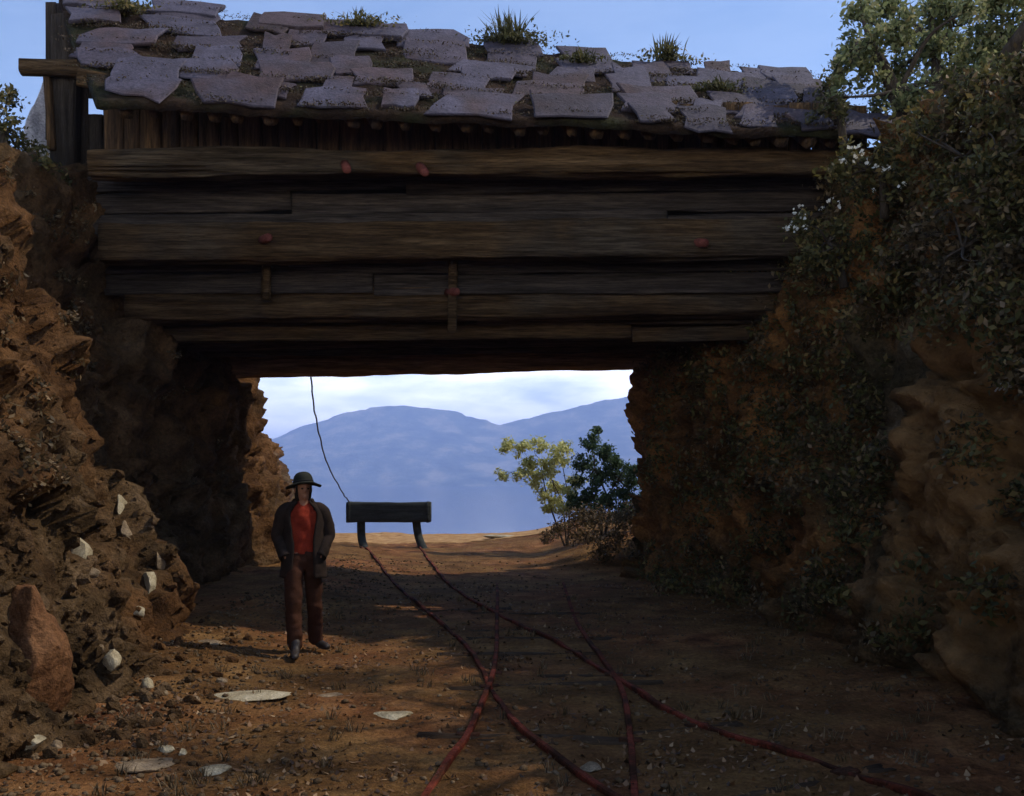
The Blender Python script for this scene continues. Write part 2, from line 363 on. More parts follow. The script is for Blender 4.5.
def crag(p, cell, tilt=.55, step=.35, crack=.16):
    q = p/cell; d, pts = noise.voronoi(q); c = pts[0]
    rv = noise.cell_vector(c*7.31+Vector((3.1,1.7,9.3)))*2-Vector((1,1,1))
    rv = Vector((rv.x, rv.y, rv.z))
    e = d[1]-d[0]
    return cell*((q-c).dot(rv)*tilt+rv.x*step-crack*math.exp(-e/.09))

def bank(name, stations, side, mat, amps, seed):
    ysn = [s[0] for s in stations]
    yy = np.concatenate([np.linspace(-8,3,12)[:-1], np.linspace(3,20,285)[:-1], np.linspace(20,45,50)])
    ss = np.concatenate([np.linspace(0,3,118)[:-1], 3+np.linspace(0,1,26)**2.2])
    verts = []; n = len(ss)
    for y in yy:
        k = max(0, min(len(ysn)-2, int(np.searchsorted(ysn, y)-1)))
        t = smooth(ysn[k], ysn[k+1], y)
        pts = [np.array(a)*(1-t)+np.array(b)*t for a, b in zip(stations[k][1], stations[k+1][1])]
        ext = [2*pts[0]-pts[1]]+pts[:4]+[pts[3]*1.6-pts[2]*.6+np.array([side*.5,0])]
        for s in ss:
            i = min(3, int(s)); u = s-i
            if i == 3: pos = pts[3]*(1-u)+pts[4]*u
            else:
                p0,p1,p2,p3 = ext[i:i+4]
                pos = .5*((2*p1)+(-p0+p2)*u+(2*p0-5*p1+4*p2-p3)*u*u+(-p0+3*p1-3*p2+p3)*u**3)
            p = Vector((pos[0], y, pos[1]))
            q = p+Vector((seed,0,0))
            q = q+Vector((noise.noise(q*1.3), noise.noise(q*1.3+Vector((7,0,0))), noise.noise(q*1.3+Vector((0,7,0)))))*.25
            d = crag(q, 1.1)*amps[0]+crag(q+Vector((5,5,5)), .42)*amps[1]+noise.fractal(q*1.1, .9, 2, 5)*amps[2]+noise.fractal(q*6, .8, 2, 3)*amps[3]
            fade = 1 if s <= 3 else max(.25, 1-u)
            nrm = Vector((-side, 0, .35 if s < 2.6 else .9)).normalized()
            p += nrm*d*fade
            p.y += noise.noise(q*1.7+Vector((0,0,11)))*.10*fade
            verts.append(p)
    f = []
    for j in range(len(yy)-1):
        for i in range(n-1):
            a = j*n+i; q = (a, a+1, a+1+n, a+n)
            f.append(q if side < 0 else q[::-1])
    o = mesh_obj(name, verts, f, mat)
    return o, verts, f

def st(y, b, l, m_, t, k): return (y, [(b,-.35),(l,1.2),(m_,3.0),t,k])
left_st = [st(-8,-4,-4.6,-5.4,(-6.2,4.6),(-60,9)), st(4,-2.9,-3.5,-4.3,(-5.2,4.8),(-60,9)), st(6.5,-2.6,-3.2,-4.05,(-4.95,4.9),(-60,9)),
    st(10,-3.05,-3.75,-4.55,(-5.5,5.15),(-60,9)), st(11.4,-3.6,-4.1,-4.75,(-5.35,5.25),(-60,8.5)), st(12.4,-4.2,-4.5,-4.8,(-5.1,5.2),(-60,8)),
    st(17,-4.4,-4.55,-4.72,(-5.0,5.0),(-60,7)), st(18.2,-3.85,-4.25,-4.75,(-5.3,4.5),(-60,6)), st(19.5,-4.0,-4.5,-5.1,(-6.0,3.6),(-60,4)),
    st(22,-5.2,-5.8,-6.6,(-7.6,3.1),(-60,0)), st(27,-7.2,-7.8,-8.6,(-9.6,3.05),(-60,-6)), st(45,-9.2,-9.8,-10.6,(-11.5,3.05),(-60,-34))]
right_st = [st(-8,3.9,4.3,4.8,(5.5,5),(60,10)), st(4,3.25,3.7,4.2,(5.0,5.2),(60,10)), st(7,3.25,3.6,4.05,(4.7,5.15),(60,10)),
    st(9,3.1,3.45,3.85,(4.4,5.2),(60,10)), st(11,3.2,3.5,3.8,(4.25,5.3),(60,9)), st(12.2,3.15,3.3,3.45,(3.7,5.3),(60,8.5)),
    st(14,2.75,2.85,2.88,(3.1,5.2),(60,8)), st(17,2.1,2.2,2.05,(2.3,5.0),(60,7)), st(18.2,2.5,2.7,3.0,(3.9,4.2),(60,5)),
    st(19.5,3.0,3.6,4.6,(5.8,3.05),(60,3)), st(22,4,5,6,(7.4,3.05),(60,0)), st(27,5,6,7,(8.4,3.05),(60,-6)), st(45,9,10,11,(12,3.05),(60,-34))]
lbank, lv, lf = bank('rocky_bank', left_st, -1, M['rock'], (.44,.46,.20,.10), 0)
tag(lbank, 'steep bank of broken brown rock on the man\'s side of the cutting', 'bank', kind='structure')
rbank, rv_, rf = bank('earthen_bank', right_st, 1, M['earth'], (.45,.65,.22,.13), 40)
tag(rbank, 'dark earthen bank overgrown with shrubs across from the man', 'bank', kind='structure')

def raiser():
    v = []; f = []
    for vv, ff in ((gv,gf),(lv,lf),(rv_,rf)):
        k = len(v); v += [Vector(q) for q in vv]; f += [tuple(i+k for i in q) for q in ff]
    return BVHTree.FromPolygons(v, f)
BVH = raiser()
def hit(px, py):
    d = P(px, py, 1)-Vector((0,0,EYE)); r = BVH.ray_cast(Vector((0,0,EYE)), d.normalized())
    return (r[0], r[1]) if r[0] is not None else (None, None)
def ground_at(x, y, top=30):
    r = BVH.ray_cast(Vector((x,y,top)), Vector((0,0,-1)))
    return r[0].z if r[0] is not None else 0

# lake, mountains, haze
lake = tag(mesh_obj('lake', [(-9000,60,-26),(9000,60,-26),(9000,9000,-26),(-9000,9000,-26)], [(0,1,2,3)], M['water']), 'blue lake far below the end of the track', 'lake', kind='structure')
rpx = [-1600,-900,-300,60,200,245,300,340,390,440,500,540,600,640,720,900,1300,2000,2700]
rpy = [425,400,415,440,452,449,427,414,405,409,424,416,401,395,392,405,396,412,425]
mv = []; mf = []
cx = np.linspace(-1600, 2700, 900)
for k, (d, hf) in enumerate([(3300,0),(3350,.05),(3500,.28),(3650,.5),(3850,.72),(4000,1.0),(4300,.8),(4700,0)]):
    for px in cx:
        py = np.interp(px, rpx, rpy) + 2.2*noise.noise(Vector((px*.045,2,0))) + 1.3*noise.noise(Vector((px*.16,5,0))) + .6*noise.noise(Vector((px*.5,9,0)))
        zt = EYE+(HOR-py)*4000/FPX
        X = (px-512)*4.0
        z = -27+(zt+27)*hf
        if 0 < hf < 1: z += noise.fractal(Vector((X*.004,d*.004,0)), .9, 2, 4)*26*hf
        mv.append((X, d+70*noise.noise(Vector((X*.003,d*.01,4))) , z))
nc = len(cx)
mf = [(j*nc+i, j*nc+i+1, (j+1)*nc+i+1, (j+1)*nc+i) for j in range(7) for i in range(nc-1)]
tag(mesh_obj('mountains', mv, mf, M['hills']), 'long blue mountain ridge beyond the lake', 'mountains', kind='structure')

hz_m, nt, out = new_mat('hazy_air')
pv = nt.nodes.new('ShaderNodeVolumePrincipled'); pv.inputs['Color'].default_value = (.49,.64,1,1); pv.inputs['Density'].default_value = 3.0e-4; pv.inputs['Anisotropy'].default_value = 0.0
nt.links.new(pv.outputs[0], out.inputs['Volume'])
hx, hy0, hy1, hz0, hz1 = 9200, -60, 9200, -40, 400
hb = [(-hx,hy0,hz0),(hx,hy0,hz0),(hx,hy1,hz0),(-hx,hy1,hz0),(-hx,hy0,hz1),(hx,hy0,hz1),(hx,hy1,hz1),(-hx,hy1,hz1)]
tag(mesh_obj('haze', hb, [(3,2,1,0),(4,5,6,7),(0,1,5,4),(1,2,6,5),(2,3,7,6),(3,0,4,7)], hz_m, None, False), 'blue haze in the air over the lake', 'haze', kind='stuff')

# ------------------------------------------------------------------ the covered bridge
bridge = tag(empty('covered_bridge', P(450, 478, 12.0)-Vector((0,0,1.65))), 'dark roofed timber bridge with slate slabs spanning the rocky cutting', 'bridge')
def add_part(name, mat, *geo, smooth_=True):
    mb = MB()
    for g in geo: mb.add(*g)
    return mb.build(name, mat, bridge, smooth_)
def pxbeam(x0, yt0, yb0, d0, x1, yt1, yb1, d1, w, seed, **k):
    a = P(x0, (yt0+yb0)/2, d0); b = P(x1, (yt1+yb1)/2, d1); h = ((yb0-yt0)*d0+(yb1-yt1)*d1)/2/FPX
    return beam(a, b, w, h, seed, **k)
# long beams of the front, stepping back under the roof
add_part('wall_plate', M['wood'], pxbeam(92,152,178,11.5, 905,150,176,11.6, .30, 1, amp=.02, groove=.03))
add_part('beam', M['wood'], pxbeam(104,226,264,11.95, 880,219,257,12.1, .36, 2, amp=.022, groove=.03))
add_part('beam', M['wood'], pxbeam(130,286,324,12.6, 850,279,315,12.7, .40, 3, amp=.022, groove=.03))
for i, (d, h, y0, y1) in enumerate([(13.5,.40,343,336),(14.6,.34,350,345),(15.7,.34,356,352)]):
    hh = h/d*1000
    add_part('cross_beam', M['wood'], pxbeam(512-4.9/d*1000, y0-hh, y0, d, 512+3.2/d*1000, y1-hh, y1, d, .32, 5+i, amp=.02, groove=.025))
add_part('lintel', M['wood_light'], pxbeam(512-5.0/17.2*1000, 342, 379, 17.2, 512+2.7/17.2*1000, 331, 368, 17.2, .42, 9, amp=.025, groove=.025))
# horizontal planks in the recesses
def plank_wall(name, x0, x1, d, ytop, ybot, rows, mat, seed, w=.06):
    mb = MB(); hh = (ybot-ytop)/rows
    for r in range(rows):
        yt = ytop+hh*r; cuts = sorted([x0]+[x0+(x1-x0)*(random.random()*.6+.2)]+[x1])
        for a, b in zip(cuts[:-1], cuts[1:]):
            dd = d+random.uniform(-.03,.03)
            mb.add(*pxbeam(a+.6, yt+random.uniform(.4,1.6), yt+hh-random.uniform(.2,1.2), dd, b-.6, yt+random.uniform(.4,1.6)-4, yt+hh-random.uniform(.2,1.2)-4, dd, w, seed+r*3+a*.01, amp=.012, expo=9, groove=.012))
    return mb.build(name, mat, bridge)
plank_wall('board_wall', 84, 900, 12.04, 172, 236, 3, M['recess'], 20)
plank_wall('board_wall', 105, 880, 12.42, 254, 296, 2, M['recess'], 40)
plank_wall('board_wall', 112, 850, 12.95, 310, 343, 2, M['wood'], 60)
add_part('backing_boards', M['recess'], beam((-5.6,13.42,4.95),(4.4,13.42,4.9),.05,1.95,650,amp=.006,expo=9))
# upright boards and rafters under the eave
mb = MB(); x = 104
while x < 850:
    w = random.uniform(14,24); dt = .012*(x-104)
    mb.add(*beam(P(x+w/2, 164, 11.66+random.uniform(-.02,.02)), P(x+w/2, 96+dt+random.uniform(-2,2), 11.62), w*11.6/FPX*.95, .05, x*.1, amp=.008, expo=9, nl=10)); x += w
ub = mb.build('upright_boarding', M['wood_v'], bridge)
# roof: a bilinear patch that sags toward one end
EL, ER, RL, RR = P(96,97,10.55), P(908,131,11.2), P(58,-4,12.5), P(822,80,13.3)
def roof_pt(u, v):
    e = EL.lerp(ER, u); r = RL.lerp(RR, u); p = e.lerp(r, v)
    p.z += .05*noise.noise(Vector((u*6, v*2, 3)))+.035*noise.noise(Vector((u*17, v*5, 8))) - .05*math.sin(math.pi*v)
    return p
RN = ((ER-EL).cross(RL-EL)).normalized()
if RN.z < 0: RN = -RN
nu, nv = 120, 24
bv = []; 
for j in range(nv+1):
    for i in range(nu+1):
        p = roof_pt(i/nu, j/nv)+RN*(.03*noise.fractal(Vector((i*.3,j*.5,2)), .9, 2, 4)-.03)
        bv.append(p)
back = [RL+Vector((0,4.6,-2.0)), RR+Vector((0,4.4,-1.6))]
top = (nu+1)*nv
for i in range(nu+1): bv.append(back[0].lerp(back[1], i/nu)+Vector((0,0,.03*noise.noise(Vector((i*.4,0,7))))))
bf = [(j*(nu+1)+i, j*(nu+1)+i+1, (j+1)*(nu+1)+i+1, (j+1)*(nu+1)+i) for j in range(nv+1) for i in range(nu)]
# underside
k = len(bv); n0 = k
bv += [Vector(q)-Vector((0,0,.10)) for q in bv[:n0]]
bf += [tuple(q+n0 for q in f[::-1]) for f in bf]
per = [i for i in range(nu+1)]+[j*(nu+1)+nu for j in range(1,nv+2)]+[(nv+1)*(nu+1)+i for i in range(nu-1,-1,-1)]+[j*(nu+1) for j in range(nv,0,-1)]
for a, b in zip(per, per[1:]+per[:1]): bf.append((b, a, a+n0, b+n0))
bed = part('roof_bed', bv, bf, M['moss'], bridge)
# slabs
rs = random.Random(5); mb = MB()
def slab(u, v, w, h, th, rot, lift, tilt, back_=False):
    c = roof_pt(u, v); tu = (ER-EL).normalized(); tv = RN.cross(tu).normalized()
    if tv.z < 0: tv = -tv
    nn = (RN+tv*(-tilt)).normalized(); tv2 = tv+RN*tilt*.9
    sk = rs.uniform(-.16,.16)*w
    base8 = [(-1,-1),(-.35,-1),(.3,-1),(1,-1),(1,.1),(1,1),(.25,1),(-.4,1),(-1,1),(-1,-.1)]
    out = []
    for bx, by in base8:
        x, y = bx*w/2*rs.uniform(.70,1.05), by*h/2*rs.uniform(.66,1.08)
        x += sk*by*.5; cr_, sr_ = math.cos(rot), math.sin(rot)
        out.append((x*cr_-y*sr_*.6, x*sr_*.35+y*cr_))
    rings = []
    for s, z in ((.0,-th),(.96,-th),(1,-th*.55),(1,-.012),(.965,0),(.5,.006),(.0,.008)):
        rings.append([c+tu*(x*s)+tv2*(y*s)+RN*(z+lift+(x*.03*noise.noise(Vector((u*30,v*9,1))))) for x, y in out])
    vv = [p for r in rings[1:-1] for p in r]; n = 10; ff = []
    m = len(rings)-2
    for i in range(m-1):
        for j in range(n): ff.append((i*n+j, i*n+(j+1)%n, (i+1)*n+(j+1)%n, (i+1)*n+j))
    ff.append(tuple(range(n-1,-1,-1))); ff.append(tuple(range((m-1)*n, m*n)))
    mb.add(vv, ff)
LEN = (ER-EL).length; HT = (RL-EL).length
rows = 7
for r in range(rows):
    u = rs.uniform(-.01,.02)
    while u < .99:
        w = rs.uniform(.38,1.1); uc = u+w/2/LEN
        if rs.random() > (.06 if r >= rows-1 else .15) and uc < .985:
            slab(uc, (r+.52+rs.uniform(-.24,.24))/rows, w*rs.uniform(.9,1.02), HT/rows*rs.uniform(.9,1.5), rs.uniform(.022,.048), rs.gauss(0,.24), .03+rs.uniform(0,.03), rs.uniform(.0,.16))
        u += w/LEN*rs.uniform(.98,1.15)
slabs = mb.build('roof_slabs', M['slab'], bridge, False)
# ridge stones
mb = MB(); u = .0
while u < .98:
    w = rs.uniform(.5,1.0); uc = u+w/2/LEN
    if rs.random() > .3: mb = MB(); slab(uc, .965+rs.uniform(-.02,.02), w, .5, rs.uniform(.06,.09), rs.gauss(0,.08), .05+rs.uniform(0,.04), -.02); mb.build('ridge_stone', M['slab'], bridge, False)
    u += w/LEN*rs.uniform(1.0,1.5)

# rafters
x = 112; i = 0
while x < 862:
    u = (x-82)/826
    a = EL.lerp(ER, u)+Vector((0,.02,-.20)); r = RL.lerp(RR, u)+Vector((0,0,-.20))
    a = a.lerp(r, random.uniform(.035,.07))
    a.x += random.uniform(-.03,.03)
    q = part('rafter', *beam(a, a.lerp(r, .8), .10+random.uniform(0,.035), .13, 100+i, amp=.01, nl=12), M['wood_v'], bridge)
    x += random.uniform(24,31); i += 1
add_part('eave_purlin', M['wood'], beam(EL+Vector((-.42,.55,.42)), EL.lerp(ER,.14)+Vector((0,.75,.20)), .17, .17, 71, amp=.012))
# gable end: corner post, projecting purlin, end boards with an open gap
add_part('corner_post', M['gable'], beam(P(66,235,12.35), P(66,18,12.35), .30, .26, 77, amp=.02))
add_part('projecting_purlin', M['wood'], beam(P(21,67,12.1), P(150,72,12.25), .18, .19, 78, amp=.012))
add_part('brace', M['wood_v'], beam(P(52,150,12.2), P(48,76,12.2), .09, .12, 79, amp=.012))
mb = MB()
for i, (xa, xb, yt, yb) in enumerate([(46,57,3,140),(57,68,4,200),(76,88,14,200),(88,103,22,98),(88,103,115,200),(103,118,30,200)]):
    mb.add(*beam(P((xa+xb)/2, yb, 12.55), P((xa+xb)/2, yt, 12.55), (xb-xa)*12.55/FPX*.97, .06, 300+i, amp=.006, expo=9, nl=12))
mb.build('end_boards', M['gable'], bridge)
# uprights under the main beams
for i, (px_, y0, y1, d) in enumerate([(266,262,300,12.28),(452,258,332,12.32)]):
    add_part('strut', M['wood'], beam(P(px_,y1,d), P(px_+1,y0,d), .11, .09, 400+i, amp=.012))
# reddish pegs
for i, (px_, py_, d, l, an) in enumerate([(422,169,11.30,.16,.9),(346,167,11.32,.11,1.0),(285,183,12.2,.12,.2),(232,187,12.2,.11,.1),(265,239,11.72,.15,.1),(580,184,12.2,.13,.3),(452,292,12.30,.13,.2),(700,243,11.85,.11,.3)]):
    c = P(px_, py_, d); ax = Vector((math.cos(an)*.5, -.85, -math.sin(an)*.7)).normalized()
    v, f = tube([c+ax*-.12, c, c+ax*l, c+ax*(l+.012)], [.05,.055,.048,.03], 9)
    add_part('peg', M['peg'], (v, f))
# ceiling boards laid over the cross beams
mb = MB()
for i in range(16):
    xx = -4.9+i*.5
    mb.add(*beam((xx+.24,13.15,4.02-.01*i+random.uniform(-.01,.01)), (xx+.24,17.4,3.99+random.uniform(-.01,.01)), .48, .06, 500+i, amp=.006, expo=9, nl=10))
mb.build('ceiling_boards', M['wood'], bridge)

# plants rooted in the roof
def tuft(root_pt, n, h, spread, rng, wid=.012):
    mbl = MB()
    for i in range(n):
        a = rng.uniform(0, 2*math.pi); s = rng.uniform(.2,1)*spread; hh = h*rng.uniform(.5,1.1)
        b = Vector(root_pt)+Vector((rng.normal()*spread*.3, rng.normal()*spread*.2, 0))
        t = b+Vector((math.cos(a)*s, math.sin(a)*s*.7, hh)); m_ = b.lerp(t,.55)+Vector((0,0,hh*.13))
        w = wid; side = Vector((-math.sin(a), math.cos(a), 0))*w
        mbl.add([b-side, b+side, m_+side*.8, m_-side*.8, t], [(0,1,2,3),(3,2,4)])
    return mbl
rp = [(345,.97,'low sprawling weed on the roof ridge left of the tall grassy weed',60,.20,.30), (492,.97,'tall grassy weed on the middle of the roof ridge',110,.40,.34), (650,.98,'upright green weed on the roof ridge near its lower end',60,.32,.22), (588,.80,'small weed among the slabs between the two taller ridge weeds',34,.20,.2), (130,.86,'short weed between slabs near the high end of the roof',40,.18,.25), (705,.5,'dry tuft between slabs halfway up the low end of the roof',40,.18,.25)]
for i, (px_, v_, lab, n, h, sp) in enumerate(rp):
    u = (px_-60)/(815-60) if v_ > .9 else (px_-70)/(860-70)
    p = roof_pt(u, v_)+RN*.05
    root = tag(empty('roof_weed', p), lab, 'weed', 'weeds growing on the bridge roof')
    rng = np.random.default_rng(90+i)
    tb = tuft(p, n, h, sp, rng); tb.build('blades', M['leaf_grass'], root, False)
    pts = np.concatenate([clump_points(p+Vector((0,0,h*.25)), (sp*1.1,sp*.6,h*.35), n*5, rng, 9), clump_points(p+Vector((0,-.03,.04)), (sp*2.0,sp*.6,.06), n*4, rng, 9)])
    leaf_obj('leaves', pts, .05, M['leaf_grass'] if i%2 else M['leaf_dark'], rng, root)
# moss and grass filling the joints: nobody could count it
rng = np.random.default_rng(4); pts = []
for i in range(300):
    u, v = rng.uniform(.01,.98), rng.uniform(.02,1.0)
    c = roof_pt(u, (round(v*7)+.05*rng.normal())/7)+RN*.03
    pts.append(clump_points(c, (.34,.07,.035), 120, rng, 5))
o = leaf_obj('moss', np.concatenate(pts), .026, M['mossleaf'], rng)
tag(o, 'brown moss and dry litter in the joints between the roof slabs', 'moss', kind='stuff')

# ------------------------------------------------------------------ tracks
def road(pts_px, m=14):
    pts = []
    for px_, py_ in pts_px:
        d = EYE*FPX/(py_-HOR); pts.append(((px_-512)*d/FPX, d))
    return crom(pts, m)
prof = [(-.052,0),(.052,0),(.052,.014),(.013,.026),(.013,.062),(.032,.070),(.034,.098),(.026,.108),(-.026,.108),(-.034,.098),(-.032,.070),(-.013,.062),(-.013,.026),(-.052,.014)]
def ground_low(x, y):
    return noise.fractal(Vector((x*.5,y*.5,1.7)), 1, 2, 2)*.05*.55 + .22*smooth(-1.6,1.0,x)*smooth(22,25,y)*(1-smooth(27,30,y)) + .5*smooth(.3,2.6,x)*smooth(17.5,20.5,y)*(1-smooth(26,31,y)) + .15*smooth(-1.6,-3.4,x)*smooth(5,8,y)*(1-smooth(20,24,y))
def rail_geo(path, sink=.045, seed=0, fade=0):
    rings = []
    for i, p in enumerate(path):
        a = path[max(0,i-1)]; b = path[min(len(path)-1,i+1)]
        t = Vector((b[0]-a[0], b[1]-a[1], 0)).normalized(); s = Vector((t.y, -t.x, 0))
        gz = ground_low(p[0],p[1])+.020*noise.noise(Vector((p[0]*.6,p[1]*.6,seed*3.1)))+.030*noise.noise(Vector((p[0]*1.9,p[1]*1.9,seed*5.1)))-.020-fade*smooth(11,19,p[1])*.055
        base = Vector((p[0], p[1], gz-sink+.25*smooth(22.5,25,p[1])*0))
        rings.append([base+s*x*.62+Vector((0,0,z*.9)) for x, z in prof])
    return loft(rings)
L1 = road([(360,547),(400,590),(430,615),(460,640),(480,668),(492,692),(520,730),(565,763),(625,805),(720,850)])
R1 = road([(418,545),(440,575),(470,600),(520,625),(570,650),(620,682),(660,707),(720,735),(790,757),(880,788),(1000,835)])
L2 = road([(493,548),(497,585),(497,620),(496,655),(489,690),(468,735),(440,775),(400,830)])
R2 = road([(556,553),(566,592),(580,628),(604,662),(621,690),(630,735),(635,800),(640,850)])
def track(name, rails, lab, mats, sl, fade=0):
    root = tag(empty(name, (rails[0][len(rails[0])//2][0], rails[0][len(rails[0])//2][1], 0)), lab, 'track')
    for i, (r, m_) in enumerate(zip(rails, mats)):
        crisp(part('rail', *rail_geo(r, seed=i+fade*5, fade=fade), m_, root), 28)
    # half-buried sleepers
    a, b = rails; acc = 0; last = None
    for i in range(1, len(a)):
        acc += math.hypot(a[i][0]-a[i-1][0], a[i][1]-a[i-1][1])
        if acc > sl:
            acc = 0; pa = Vector((a[i][0],a[i][1],ground_low(a[i][0],a[i][1]))); k = min(range(len(b)), key=lambda q: abs((b[q][0]-pa.x)*(a[i][0]-a[i-1][0])+(b[q][1]-pa.y)*(a[i][1]-a[i-1][1])))
            pb = Vector((b[k][0],b[k][1],ground_low(b[k][0],b[k][1]))); d = (pb-pa)
            if d.length > 1.7 or d.length < .6 or pa.y > 14: continue
            d.normalize()
            part('sleeper', *beam(pa-d*.32+Vector((0,0,-.050)), pb+d*.32+Vector((0,0,-.054)), .17, .11, i*.37, amp=.012), M['sleeper'], root)
            for q in (pa, pb):
                part('rail_chair', *beam(q-d*.075+Vector((0,0,-.002)), q+d*.075+Vector((0,0,.0)), .08, .035, i*.7, amp=.006, nl=5), M['darkrust'], root)
    return root
track('railway_track', (L1,R1), 'rust red curving track that runs up to the dark buffer beam', (M['rust'],M['rust']), 1.5)
track('railway_track', (L2,R2), 'older dark track that crosses under the rust red one and fades away', (M['rust'],M['rust']), 1.9, 1)

# buffer stop at the end of the track
bl, br = Vector((L1[0][0],L1[0][1],0)), Vector((R1[0][0],R1[0][1],0))
D = 24.0
bs = tag(empty('buffer_stop', P(389,548,D)), 'dark heavy buffer beam on two short posts at the track end', 'buffer stop')
part('beam', *beam(P(347,512,D), P(431,512,D), .34, .48, 801, amp=.018, expo=10, groove=.014), M['tarred'], bs)
for px_ in (350,428):
    part('iron_strap', *beam(P(px_,512,D)+Vector((-.03,0,0)), P(px_,512,D)+Vector((.03,0,0)), .37, .51, 802, amp=.003, expo=8, nl=3), M['tarred'], bs)
for a, b, c in ((P(361,520,D+.05), P(362,540,D), P(368,556,D-.6)), (P(416,520,D+.05), P(419,538,D), P(427,556,D-.6))):
    q = [Vector(z) for z in crom([a,b,c], 8)]; q[-1].z = -.05
    part('post', *tube(q, [.10]*len(q), 10), M['tarred'], bs)

# rope from the lintel to the buffer beam
a = P(311,374,17.25); b = P(350,503,D); m1 = P(315,413,18.5); m2 = P(326,460,20.8); m3 = P(341,490,23)
pth = crom([a+Vector((0,0,.25)),a,m1,m2,m3,b], 14)
v, f = tube([Vector(q)+Vector((.025*noise.noise(Vector((i*.35,1,1))),0,.02*noise.noise(Vector((i*.3,5,1))))) for i, q in enumerate(pth)], .015, 6)
tag(mesh_obj('rope', v, f, M['rope']), 'thin slack rope hanging from the bridge lintel to the buffer beam', 'rope')

exec_person = True
# ------------------------------------------------------------------ the man
man = tag(empty('person', (-1.93, 9.25, 0), R(12)), 'man in wide dark hat, open jacket, red shirt and brown trousers beside the rocks', 'person')
def mpart(name, v, f, mat, parent=None, smooth_=True):
    return mesh_obj(name, v, f, mat, parent or man, smooth_)
GZ = .03
# joints, facing -y
J = dict(pel=(0,.02,.92), sp=(0,.03,1.08), ch=(0,.03,1.24), nb=(0,.02,1.385), nk=(0,.0,1.43), hd=(.0,-.02,1.50), ht=(.0,-.015,1.585), crown=(0,-.01,1.64),
    shR=(-.165,.03,1.335), elR=(-.235,.07,1.10), wrR=(-.168,-.065,.915), shL=(.165,.03,1.335), elL=(.235,.07,1.10), wrL=(.165,-.065,.92),
    hipR=(-.09,.0,.86), knR=(-.095,-.13,.47), anR=(-.075,-.20,.11), hipL=(.09,.02,.86), knL=(.108,.06,.47), anL=(.125,.28,.11))
def chain(lst, names, rad, edges_extra=()):
    v = []; e = []; r = []
    idx = {}
    for n_, rr in zip(names, rad): idx[n_] = len(v); v.append(J[n_] if isinstance(n_, str) else n_); r.append(rr)
    for a_, b_ in lst: e.append((idx[a_], idx[b_]))
    return v, e, r
names = ['pel','sp','ch','nb','nk','hd','ht','crown','shR','elR','wrR','shL','elL','wrL','hipR','knR','anR','hipL','knL','anL']
rad = [(.125,.095),(.118,.09),(.135,.10),(.085,.075),(.052,.055),(.066,.078),(.074,.088),(.05,.06),(.055,.055),(.042,.042),(.029,.029),(.055,.055),(.042,.042),(.029,.029),(.085,.085),(.056,.056),(.04,.04),(.085,.085),(.056,.056),(.04,.04)]
ed = [('pel','sp'),('sp','ch'),('ch','nb'),('nb','nk'),('nk','hd'),('hd','ht'),('ht','crown'),('ch','shR'),('shR','elR'),('elR','wrR'),('ch','shL'),('shL','elL'),('elL','wrL'),('pel','hipR'),('hipR','knR'),('knR','anR'),('pel','hipL'),('hipL','knL'),('knL','anL')]
v, e, r = chain(ed, names, rad)
bvx, bfx = skin_mesh(v, e, r, 3)
# face relief on the head (head turned a little toward the rails)
hc = Vector((0,-.02,1.53)); turn = Matrix.Rotation(R(14),3,'Z')
def facep(x, z, y=-.09): return hc+turn@Vector((x,y,z))
for p in bvx:
    if p.z > 1.44:
        lp = turn.transposed()@(p-hc)
        if lp.y < .0:
            def g(x,z,s): return math.exp(-((lp.x-x)**2+(lp.z-z)**2)/(2*s*s))
            dy = -.030*g(0,-.012,.011)-.016*g(0,.008,.010)+.013*g(.030,.012,.012)+.013*g(-.030,.012,.012)-.010*g(0,.036,.028)-.008*g(0,-.046,.012)+.006*g(0,-.036,.006)-.018*g(0,-.075,.018)
            p += turn@Vector((0,dy,0))
mb = MB(); mb.add(bvx, bfx)
# ears
for s in (-1,1):
    c = hc+turn@Vector((s*.078,.005,-.003))
    me = rock_mesh((.012,.020,.032), 3+s, sub=2, cuts=0, rough=.05); mb.add([c+Vector(q.co) for q in me.vertices], [tuple(q.vertices) for q in me.polygons])
# hands: palm and five curled fingers each
for s, wr in ((-1,'wrR'),(1,'wrL')):
    w = Vector(J[wr]); dn = Vector((-s*.30,.12,-1)).normalized(); fw = Vector((-s*.25,-1,.25)).normalized(); sd = dn.cross(fw).normalized(); fw = sd.cross(dn).normalized()
    pl = w+dn*.075
    v, f = skin_mesh([w-dn*.02, w+dn*.03, pl, pl+dn*.03], [(0,1),(1,2),(2,3)], [(.027,.022),(.032,.020),(.040,.019),(.038,.014)], 2); mb.add(v, f)
    for k, (o_, ln) in enumerate(((-.030,.072),(-.010,.082),(.010,.078),(.029,.062))):
        b0 = pl+dn*.012+fw*o_; k1 = b0+dn*ln*.42-sd*s*.004; k2 = k1+dn*ln*.34-sd*s*.016; k3 = k2+dn*ln*.20-sd*s*.020
        v, f = skin_mesh([b0,k1,k2,k3], [(0,1),(1,2),(2,3)], [.0095,.009,.008,.0065], 2); mb.add(v, f)
    t0 = w+dn*.035+fw*-.026; t1 = t0+dn*.042+fw*-.008; t2 = t1+dn*.030+fw*.008
    v, f = skin_mesh([t0,t1,t2], [(0,1),(1,2)], [.012,.0105,.008], 2); mb.add(v, f)
body = mb.build('body', M['skin']); body.parent = man
for s in (-1,1):
    c = facep(s*.030, .012, -.074); me = rock_mesh((.011,.011,.008), 5, sub=2, cuts=0, rough=0)
    mpart('eye', [c+Vector(q.co) for q in me.vertices], [tuple(q.vertices) for q in me.polygons], M['eye'])
